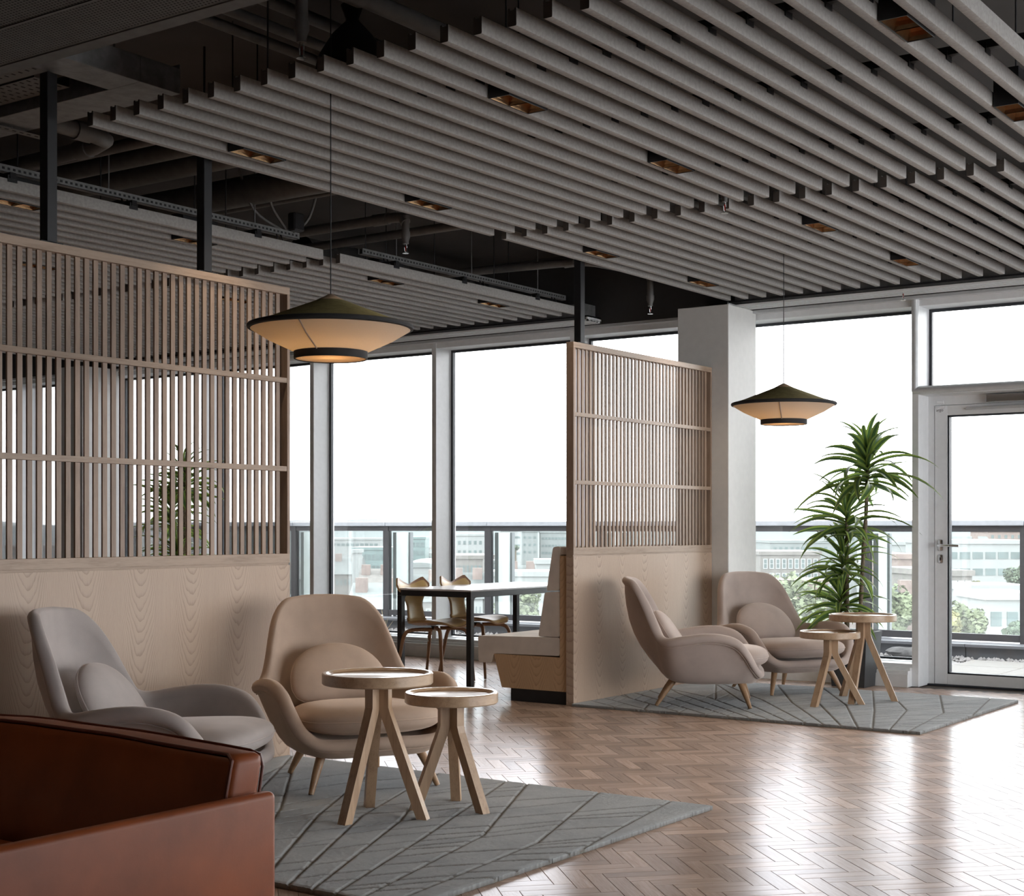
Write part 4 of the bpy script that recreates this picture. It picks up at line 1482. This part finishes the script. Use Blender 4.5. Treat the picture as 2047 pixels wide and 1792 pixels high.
# ------------------------------------------------------------------ pendant lamps
def pendant(label, x, y, zr):
    p = thing('pendant_lamp', label, 'pendant lamp', (x, y, zr), 0, 'spinning-top pendant lamps')
    R = 0.352
    part('cord', T([(0, 0, .137), (0, 0, ZS - zr)], 0.0028, 6), 'blackm', p, w=False)
    part('wooden_cap', L([(0, .14), (.010, .139), (.06, .113), (.062, .109), (0, .109)], 48), 'tablewood_x', p, True, w=False)
    part('upper_shade', L([(.06, .112), (.16, .073), (.27, .030), (R - .006, .007), (R - .006, .003), (.27, .025), (.06, .106)], 96, closed=True), 'green_velvet', p, True, w=False)
    part('rim_band', L([(R - .010, .010), (R, .006), (R + .003, -.002), (R, -.010), (R - .012, -.013), (R - .016, 0)], 96, closed=True), 'band', p, True, w=False)
    part('lower_shade', L([(R - .008, -.010), (.27, -.055), (.155, -.108), (.153, -.106), (.268, -.052), (R - .012, -.008)], 96, closed=True), 'shade', p, True, w=False)
    part('shade_seam', T([(-(R - .010) * .94, -(R - .010) * .342, -.0125), (-.271 * .94, -.271 * .342, -.0565), (-.155 * .94, -.155 * .342, -.1095)], 0.0032, 6), 'piping', p, w=False)
    part('base_ring', L([(.157, -.104), (.157, -.138), (.153, -.140), (.150, -.136), (.150, -.106)], 64, closed=True), 'band', p, True, w=False)
    part('opal_disc', L([(0, -.133), (.125, -.133), (.128, -.136), (.149, -.136), (.149, -.132), (.125, -.129), (0, -.129)], 64), 'diffuser', p, True, w=False)
    b = L([(0, .03), (.02, .025), (.03, 0), (.02, -.025), (0, -.03)], 16)
    part('bulb', b, 'bulb', p, True, w=False)
    lt = bpy.data.lights.new('lamp_light', 'POINT')
    lt.energy = 5.0
    lt.color = (1.0, 0.68, 0.36)
    lt.shadow_soft_size = 0.03
    lo = bpy.data.objects.new('lamp_light', lt)
    COL.objects.link(lo)
    lo.parent = p
    lo.location = (0, 0, -.075)
pendant('large green and cream pendant lamp hanging over the front side tables', 4.764, 4.286, 2.078)
pendant('green and cream pendant lamp hanging beside the white column', 9.322, 4.286, 2.058)

# ------------------------------------------------------------------ leather sofa in the foreground
sf = thing('leather_sofa', 'tan leather sofa corner in the bottom left foreground', 'sofa', (2.1, 3.6, 0))
SX1, SY0 = 2.60, 2.51
bm = bmesh.new()
box(bm, 1.3, SX1, SY0, SY0 + .042, .10, .588, 0.016, 4)
part('arm_panel', bm, 'leather', sf, True)
bm = bmesh.new()
box(bm, SX1 - .042, SX1 - .001, SY0 + .044, 4.6, .10, .575, 0.016, 4)
part('back_panel', bm, 'leather', sf, True)
bm = bmesh.new()
box(bm, 2.44, 2.545, SY0 + .055, 4.45, .30, .675, 0.024, 5)
bmesh.ops.subdivide_edges(bm, edges=[e for e in bm.edges if abs((e.verts[0].co - e.verts[1].co).y) > .5], cuts=16)
bmesh.ops.subdivide_edges(bm, edges=[e for e in bm.edges if abs((e.verts[0].co - e.verts[1].co).z) > .2], cuts=6)
def cush_def(co):
    hz = max(0, min(1, (co.z - .3) / .38))
    x, y, z = co
    x += 0.075 * hz
    if co.x < 2.49:
        x -= 0.030 * math.sin(hz * PI) * min(1, (co.y - SY0) / .3)
    if co.z > .55:
        z += 0.022 * math.sin(min(1, (co.y - 2.55) / 1.5) * PI) + 0.004 * mnoise.noise(co * 5)
    return Vector((x, y, z))
for v in bm.verts:
    v.co = cush_def(v.co)
bc = part('back_cushion', bm, 'leather', sf, True, angle=70)
pth = [cush_def(Vector(q)) for q in [(2.439, SY0 + .062, .33), (2.439, SY0 + .062, .45), (2.439, SY0 + .062, .57), (2.439, SY0 + .062, .64), (2.442, SY0 + .064, .663), (2.448, SY0 + .085, .674)] + [(2.448, 2.7 + .15 * k, .674) for k in range(12)]]
part('piping', T(pth, 0.005, 8), 'leather_dk', bc, True)
pth = [cush_def(Vector(q)) for q in [(2.546, SY0 + .062, .33), (2.546, SY0 + .062, .45), (2.546, SY0 + .062, .57), (2.546, SY0 + .062, .64), (2.540, SY0 + .07, .668), (2.537, SY0 + .1, .674)] + [(2.537, 2.7 + .15 * k, .674) for k in range(12)]]
part('piping', T(pth, 0.004, 8), 'leather_dk', bc, True)
bm = bmesh.new()
box(bm, 1.45, 2.40, SY0 + .06, 4.45, .28, .42, 0.03, 3)
part('seat_cushion', bm, 'leather', sf, True)
part('base_frame', B(1.4, SX1 - .05, SY0 + .05, 4.5, .10, .275, .006), 'leather_dk', sf)
for lx in (1.45, 2.55):
    for ly in (2.6, 4.45):
        part('leg', B(lx - .02, lx + .02, ly - .02, ly + .02, 0, .10), 'blackm', sf)

# ------------------------------------------------------------------ potted dracaenas
def leaf_mesh(Ln, W, droop, fold, seed):
    rs = random.Random(seed)
    rows = []
    ac = []
    n = 10
    for i in range(n + 1):
        t = i / n
        a = droop * t ** 1.4
        rows.append(t)
    x = z = 0.0
    pts = []
    side = rs.uniform(-.12, .12)
    for i in range(n + 1):
        t = i / n
        pts.append((x, side * t * t * Ln, z))
        a = -droop * t ** 1.3
        x += Ln / n * math.cos(a)
        z += Ln / n * math.sin(a)
    bm_rows = []
    for i, (px_, py_, pz_) in enumerate(pts):
        t = i / n
        w = W * (0.55 + 0.45 * min(1, t * 4)) * (1 - max(0, (t - .45) / .55) ** 1.7) + 0.0008
        tw = rs.uniform(-.05, .05)
        bm_rows.append([(px_, py_ + w * v, pz_ + abs(v) * w * fold + tw * w * v) for v in (-1, -.5, 0, .5, 1)])
        ac += [-1, -.5, 0, .5, 1]
    bm = gridmesh(bm_rows)
    me = bpy.data.meshes.new('leaf')
    bm.to_mesh(me)
    bm.free()
    a = me.attributes.new('across', 'FLOAT', 'POINT')
    a.data.foreach_set('value', np.array(ac, dtype=np.float32))
    me.materials.append(M['leaf'])
    me.polygons.foreach_set('use_smooth', [True] * len(me.polygons))
    return me
LEAVES = [leaf_mesh(random.uniform(.36, .56), random.uniform(.022, .031), random.uniform(.35, 1.5), .5, k) for k in range(14)]
def dracaena(label, x, y, crowns, psize, ph, seed, dense=52):
    rs = random.Random(seed)
    p = thing('potted_dracaena', label, 'potted plant', (x, y, 0), 0)
    bm = bmesh.new()
    a, b = psize / 2, psize / 2 * .82
    rows = [[(-b, -b, 0), (b, -b, 0), (b, b, 0), (-b, b, 0)], [(-a, -a, ph), (a, -a, ph), (a, a, ph), (-a, a, ph)], [(-a + .02, -a + .02, ph), (a - .02, -a + .02, ph), (a - .02, a - .02, ph), (-a + .02, a - .02, ph)], [(-a + .02, -a + .02, ph - .06), (a - .02, -a + .02, ph - .06), (a - .02, a - .02, ph - .06), (-a + .02, a - .02, ph - .06)]]
    bm = gridmesh(rows, close_v=True)
    bm.verts.ensure_lookup_table()
    bm.faces.new(bm.verts[0:4])
    part('planter', bm, 'planter', p, w=False)
    part('soil', B(-a + .02, a - .02, -a + .02, a - .02, ph - .07, ph - .045), 'soil', p, w=False)
    for ci, (dx, dy, z, sc, bx, by) in enumerate(crowns):
        pts = catmull([(bx, by, ph - .05), (bx * .7 + dx * .3, by * .7 + dy * .3, ph + (z - ph) * .35), (bx * .2 + dx * .8, by * .2 + dy * .8, ph + (z - ph) * .75), (dx, dy, z + .12 * sc)], 24)
        bm = T(pts, [0.0175 + 0.0022 * math.sin(k * 2.4) - 0.00015 * k for k in range(25)], 10)
        part('stem', bm, 'bark', p, True, w=False)
        for k in range(dense):
            t = k / dense
            az = k * 2.39996 + rs.uniform(-.25, .25)
            el = math.radians(84 - 88 * t ** 0.62 + rs.uniform(-12, 12))
            o = link('leaf', rs.choice(LEAVES), p)
            s = sc * rs.uniform(.85, 1.15) * (0.78 + .32 * t)
            o.location = (dx, dy, z + .14 * sc - .26 * t * sc)
            o.rotation_euler = (rs.uniform(-.7, .7), -el, az)
            o.scale = (s, s, s)
dracaena('tall dracaena in a dark grey square planter beside the glazed door', 10.92, 4.43,
         [(0.02, -.10, 1.66, 1.08, .03, -.03), (-.03, .05, 1.27, 1.02, -.02, .05), (-.03, .08, .92, .88, .07, .09), (-.04, .10, .60, .92, -.07, .10)], .32, .42, 3)
dracaena('tall dracaena seen through the left slatted screen', 9.35, 10.25,
         [(0.02, -.05, 1.62, 1.0, .03, -.03), (-.03, .07, 1.32, 1.0, -.02, .05), (-.03, .0, .95, .9, .06, .05)], .40, .45, 8, 40)

# ------------------------------------------------------------------ the city beyond
GZ = -26.0
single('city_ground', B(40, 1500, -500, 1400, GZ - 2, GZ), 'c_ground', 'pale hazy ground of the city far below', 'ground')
def world_at(px, d):
    r = (px - CXP) / F_PX
    return Vector(((CA + SA * r) * d, (SA - CA * r) * d, 0))
def zat(py, d):
    return CAMH + (YH - py) / F_PX * d
BREG = []
def building(name, label, px0, px1, ytop, d, depth, mat, roof='flat', rows=0, cols=0, ybot=None, winw=.55, winh=.5, band=False, frame=False, roofmat='c_slate', ang=0.0):
    c = world_at((px0 + px1) / 2, d)
    wd = (px1 - px0) / F_PX * d
    zt = zat(ytop, d)
    BREG.append((c.x + CA * depth / 2, c.y + SA * depth / 2, max(wd, depth) * .72))
    e = bpy.data.objects.new(name, None)
    COL.objects.link(e)
    e.location = (c.x, c.y, GZ)
    e.rotation_euler = (0, 0, YAW - PI / 2 + ang)
    tag(e, label, 'building', 'city buildings')
    hz = zt - GZ
    if roof == 'pitched':
        hz -= min(depth * .25, 2.6)
    if roof == 'vault':
        hz -= wd * .12
    part('wall', B(-wd / 2, wd / 2, 0, depth, 0, hz), mat, e, w=False)
    if roof == 'flat':
        part('parapet', B(-wd / 2 - .2, wd / 2 + .2, -.2, depth + .2, hz, hz + .5), mat, e, w=False)
    elif roof == 'pitched':
        bm = bmesh.new()
        rh = min(depth * .25, 2.6)
        prism(bm, [(-.4, hz), (depth + .4, hz), (depth / 2, hz + rh)], -wd / 2 - .3, wd / 2 + .3, 'x')
        rf = part('roof', bm, roofmat, e, w=False)
        for sx in (-.35, .3):
            part('chimney', B(wd * sx - .5, wd * sx + .5, depth * .35, depth * .35 + .9, hz + rh * .4, hz + rh + .5), 'c_brick', rf, w=False).matrix_parent_inverse = Matrix.Identity(4)
    elif roof == 'vault':
        bm = bmesh.new()
        poly = [(wd / 2 * math.cos(a), hz + wd * .12 * math.sin(a)) for a in [PI * k / 14 for k in range(15)]]
        prism(bm, poly, -.2, depth, 'y')
        part('vault_roof', bm, 'c_grey', e, w=False)
    zb = min((zat(ybot, d) if ybot else zt - rows * 3.2) - GZ, hz - 2.2 * max(1, rows))
    if rows:
        fh = (hz - .4 - zb) / rows
        if band:
            wm = mesh(B(0, 1, -.05, 0.02, 0, 1), 'c_win')
        for r in range(rows):
            z0 = zb + fh * (r + .28)
            for cc in range(cols):
                cw = wd * .94 / cols
                x0 = -wd * .47 + cw * (cc + .5 - winw / 2)
                x1 = x0 + cw * winw
                wnd = part('window', B(x0, x1, -.06, .02, z0, z0 + fh * winh), 'c_win', e, w=False)
                if frame:
                    bm = bmesh.new()
                    t_ = .12
                    box(bm, x0 - t_, x0, -.1, 0, z0 - t_, z0 + fh * winh + t_)
                    box(bm, x1, x1 + t_, -.1, 0, z0 - t_, z0 + fh * winh + t_)
                    box(bm, x0, x1, -.1, 0, z0 - t_, z0)
                    box(bm, x0, x1, -.1, 0, z0 + fh * winh, z0 + fh * winh + t_)
                    box(bm, x0, x1, -.1, 0, z0 + fh * winh * .48, z0 + fh * winh * .54)
                    part('sash', bm, 'c_frame', wnd, w=False)
    return e
# right, seen through the door
building('office_block', 'white office block with long window bands seen through the door', 1885, 2075, 1088, 190, 18, 'c_white', 'flat', 4, 7, 1176, .8, .42)
building('brick_block', 'brown brick block with white sash windows seen through the door', 1868, 1945, 1152, 130, 14, 'c_brown', 'flat', 2, 5, 1208, .5, .66, frame=True, ang=.12)
building('white_villa', 'white flat-roofed building with big windows low behind the door glass', 1972, 2075, 1200, 105, 7, 'c_white', 'flat', 2, 3, 1262, .66, .5)
building('plant_room', 'white rooftop plant room behind the door glass', 1945, 2052, 1183, 114, 6, 'c_white', 'flat', 1, 6, 1196, .35, .5)
building('far_terrace', 'pale grey far terrace above the white office block', 1862, 1990, 1073, 320, 14, 'c_grey', 'pitched', 1, 9, 1082)
building('brick_tower', 'distant red brick block beside the door handle rail', 1975, 2060, 1064, 420, 16, 'c_brick', 'flat', 2, 6, 1080, .4, .5)
building('brick_terrace', 'red brick wall block beside the potted plant', 1795, 1850, 1118, 150, 14, 'c_brick', 'flat', 0, 0)
building('white_block', 'white block with balconies behind the potted plant', 1755, 1840, 1090, 230, 14, 'c_white', 'flat', 4, 5, 1130, .6, .4)
building('brick_school', 'hazy brick building with white windows beside the column', 1520, 1640, 1110, 210, 16, 'c_brown', 'flat', 2, 9, 1150, .45, .6, frame=True)
building('grey_hall', 'long grey flat-roofed hall beside the column', 1540, 1660, 1086, 300, 20, 'c_grey', 'flat', 1, 10, 1100)
building('brick_house', 'low brick house between the trees by the plant', 1775, 1850, 1176, 120, 10, 'c_brick', 'pitched', 0, 0)
# left, seen over the dining table
building('corner_pub', 'brown brick house with two white windows behind the dining chairs', 692, 800, 1173, 120, 16, 'c_brown', 'pitched', 1, 4, 1196, .3, .75, frame=True, roofmat='c_grey')
building('teal_office', 'teal glass office block in the hazy city at the left', 705, 780, 1100, 280, 16, 'c_teal', 'flat', 3, 8, 1122, .75, .5)
building('long_white_office', 'long white low office in the far left city', 640, 760, 1080, 420, 20, 'c_white', 'flat', 1, 12, 1092, .7, .4)
building('brown_warehouse', 'brown warehouse left of the first white fin', 660, 712, 1115, 230, 16, 'c_brown', 'pitched', 1, 6, 1128)
building('white_stair_tower', 'slim white stair tower in the left city', 704, 716, 1106, 215, 6, 'c_white', 'flat', 0, 0)
building('terrace_row', 'row of brick terraced houses beyond the first chair', 715, 775, 1140, 170, 12, 'c_brick', 'pitched', 1, 7, 1156, .4, .5, frame=True, roofmat='c_brown')
building('vaulted_hall', 'pale vaulted hall roof behind the dining chairs', 795, 880, 1125, 210, 30, 'c_white', 'vault', 1, 6, 1138, .2, .3)
building('chimney_houses', 'houses with brick chimneys above the first dining chair', 790, 880, 1152, 150, 12, 'c_brown', 'pitched', 1, 6, 1170, .4, .5, frame=True)
building('teal_tower', 'teal glazed block above the vaulted hall', 812, 850, 1078, 360, 16, 'c_teal', 'flat', 3, 4, 1100, .7, .5)
building('white_tower', 'white slab block left of the second fin', 900, 968, 1072, 330, 18, 'c_white', 'flat', 4, 6, 1108, .5, .4)
building('white_flats', 'white flats with grey window bands right of the second fin', 1000, 1042, 1062, 380, 16, 'c_white', 'flat', 3, 2, 1095, .85, .25)
building('grey_hotel', 'grey hotel block with stacked windows over the bench', 1043, 1075, 1064, 425, 16, 'c_grey', 'flat', 3, 3, 1092, .5, .3)
building('wide_apartments', 'wide pale apartment block with thin window rows over the bench', 1080, 1150, 1066, 430, 18, 'c_grey', 'flat', 4, 10, 1090, .8, .3)
building('red_terrace', 'red brick terrace with white windows beside the bench back', 1018, 1072, 1133, 170, 12, 'c_brick', 'pitched', 1, 6, 1148, .5, .6, frame=True)
building('white_house', 'plain white house beside the bench back', 1072, 1100, 1128, 161, 6, 'c_white', 'flat', 0, 0)
building('cream_shed', 'long cream wall low behind the table edge', 985, 1100, 1153, 150, 8, 'c_white', 'flat', 0, 0)
building('brick_gable', 'red brick gable beside the third fin', 1003, 1014, 1112, 190, 8, 'c_brick', 'pitched', 0, 0)
building('brick_mill', 'hazy brick mill over the second dining chair', 905, 965, 1118, 200, 16, 'c_brown', 'flat', 2, 7, 1142, .5, .5)
building('slate_row', 'slate roofed row above the second dining chair', 903, 965, 1148, 150, 10, 'c_white', 'pitched', 1, 8, 1160, .4, .5)
building('far_block', 'far pale block seen through the left slats', 300, 440, 1085, 350, 20, 'c_grey', 'flat', 2, 9, 1110)
building('far_brick_block', 'far brick block seen through the far left slats', 10, 160, 1095, 330, 20, 'c_brown', 'flat', 2, 9, 1120)
building('grey_shed', 'grey shed low in the city at the left screen end', 560, 640, 1130, 270, 16, 'c_grey', 'pitched', 0, 0)
building('far_slab', 'far pale slab blocks along the skyline at the right', 1660, 1760, 1070, 480, 18, 'c_grey', 'flat', 2, 10, 1082)

rs = random.Random(21)
ZONES = [(660, 756, 'in the first clear pane past the left screen'), (800, 858, 'right of the first pale fin'), (902, 964, 'in the pane behind the second dining chair'),
         (1006, 1095, 'over the far end of the dining table'), (1515, 1640, 'beside the white column'), (1757, 1825, 'between the plant and the door frame')]
MN = {'c_white': 'white', 'c_brick': 'red brick', 'c_brown': 'brown', 'c_grey': 'grey'}
for x0, x1, zone in ZONES:
    combos = [(m, r) for m in MN for r in ('pitched', 'flat')]
    rs.shuffle(combos)
    for mt_, rf_ in combos:
        for tr in range(40):
            px, d = rs.uniform(x0, x1), rs.uniform(180, 520)
            wd, dp = rs.uniform(8, 16), rs.uniform(7, 10)
            c = world_at(px, d)
            rr = max(wd, dp) * .75
            if all(math.hypot(c.x + CA * dp / 2 - q[0], c.y + SA * dp / 2 - q[1]) > rr + q[2] for q in BREG):
                wpx = wd / d * F_PX
                building('small_house', 'small far %s %s-roofed house %s' % (MN[mt_], 'slate' if rf_ == 'pitched' else 'flat', zone), px - wpx / 2, px + wpx / 2,
                         1055 + F_PX * rs.uniform(7, 14) / d, d, dp, mt_, rf_, 1, 3, None, .4, .5)['group'] = 'far rooftop houses'
                break
# low hills closing the horizon
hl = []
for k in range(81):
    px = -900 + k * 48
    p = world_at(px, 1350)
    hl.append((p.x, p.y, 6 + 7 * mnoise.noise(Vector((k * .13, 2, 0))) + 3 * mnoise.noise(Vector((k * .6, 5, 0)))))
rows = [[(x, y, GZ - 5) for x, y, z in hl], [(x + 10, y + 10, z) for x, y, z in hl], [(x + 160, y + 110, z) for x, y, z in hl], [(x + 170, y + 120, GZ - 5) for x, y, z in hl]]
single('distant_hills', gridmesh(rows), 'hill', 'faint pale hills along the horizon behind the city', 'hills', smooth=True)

def tree(label, px, ytop, ybot, d, wpx, mat, seed):
    rs = random.Random(seed)
    c = world_at(px, d)
    zt, zb = zat(ytop, d), zat(ybot, d)
    w = wpx / F_PX * d
    t = thing('tree', label, 'tree', (c.x, c.y, GZ), 0, 'trees below the terrace')
    part('trunk', T([(c.x, c.y, GZ), (c.x, c.y, (zt + zb) / 2)], [.5, .25], 8), 'trunk', t)
    zc, rh = (zt + zb) / 2, (zt - zb) / 2
    lobes = []
    while len(lobes) < 26:
        q = Vector((rs.uniform(-1, 1), rs.uniform(-1, 1), rs.uniform(-1, 1)))
        if q.length < .85:
            lobes.append((q, rs.uniform(.22, .42)))
    bm = bmesh.new()
    ls = max(.12, min(w, rh * 2) * .030)
    for k in range(2600):
        q, lr = rs.choice(lobes)
        u = Vector((rs.gauss(0, 1), rs.gauss(0, 1), rs.gauss(0, 1))).normalized() * lr * rs.uniform(.75, 1.05)
        p = q * .8 + u
        o = Vector((c.x + p.x * w / 2, c.y + p.y * w / 2, zc + p.z * rh))
        a1 = (u.normalized() + Vector((rs.gauss(0, .5), rs.gauss(0, .5), rs.gauss(0, .5)))).normalized()
        e1, e2 = frame_axes(a1)
        s1, s2 = ls * rs.uniform(.6, 1.5), ls * rs.uniform(.5, 1.1)
        bm.faces.new([bm.verts.new(o + e1 * s1), bm.verts.new(o + e2 * s2), bm.verts.new(o - e1 * s1), bm.verts.new(o - e2 * s2)])
    part('crown', bm, mat, t)
tree('big autumn green tree between the column and the potted plant', 1590, 1125, 1290, 75, 170, 'tree_a', 1)
tree('green tree behind the right half of the potted plant', 1790, 1150, 1290, 70, 100, 'tree_a', 2)
tree('dark green tree at the right edge of the door glass', 2040, 1122, 1180, 140, 70, 'tree_b', 3)
tree('yellow tree beside the brick block in the door glass', 1952, 1158, 1186, 160, 28, 'tree_c', 4)
tree('large green tree low in the door glass', 1925, 1196, 1300, 75, 100, 'tree_a', 5)
tree('yellow green tree at the bottom left of the door glass', 1890, 1208, 1290, 68, 70, 'tree_c', 6)
tree('small tree at the bottom right of the door glass', 2035, 1238, 1290, 70, 60, 'tree_b', 7)
tree('hedge-like tree beneath the dining table edge', 1040, 1175, 1260, 80, 120, 'tree_a', 8)
tree('green tree between the dining chairs', 905, 1185, 1260, 85, 60, 'tree_a', 9)
tree('small dark tree above the bench back', 1030, 1088, 1104, 320, 18, 'tree_b', 10)
tree('small green tree by the red terrace', 1012, 1134, 1156, 160, 26, 'tree_a', 11)
tree('green tree right of the column low down', 1520, 1160, 1270, 80, 60, 'tree_b', 12)
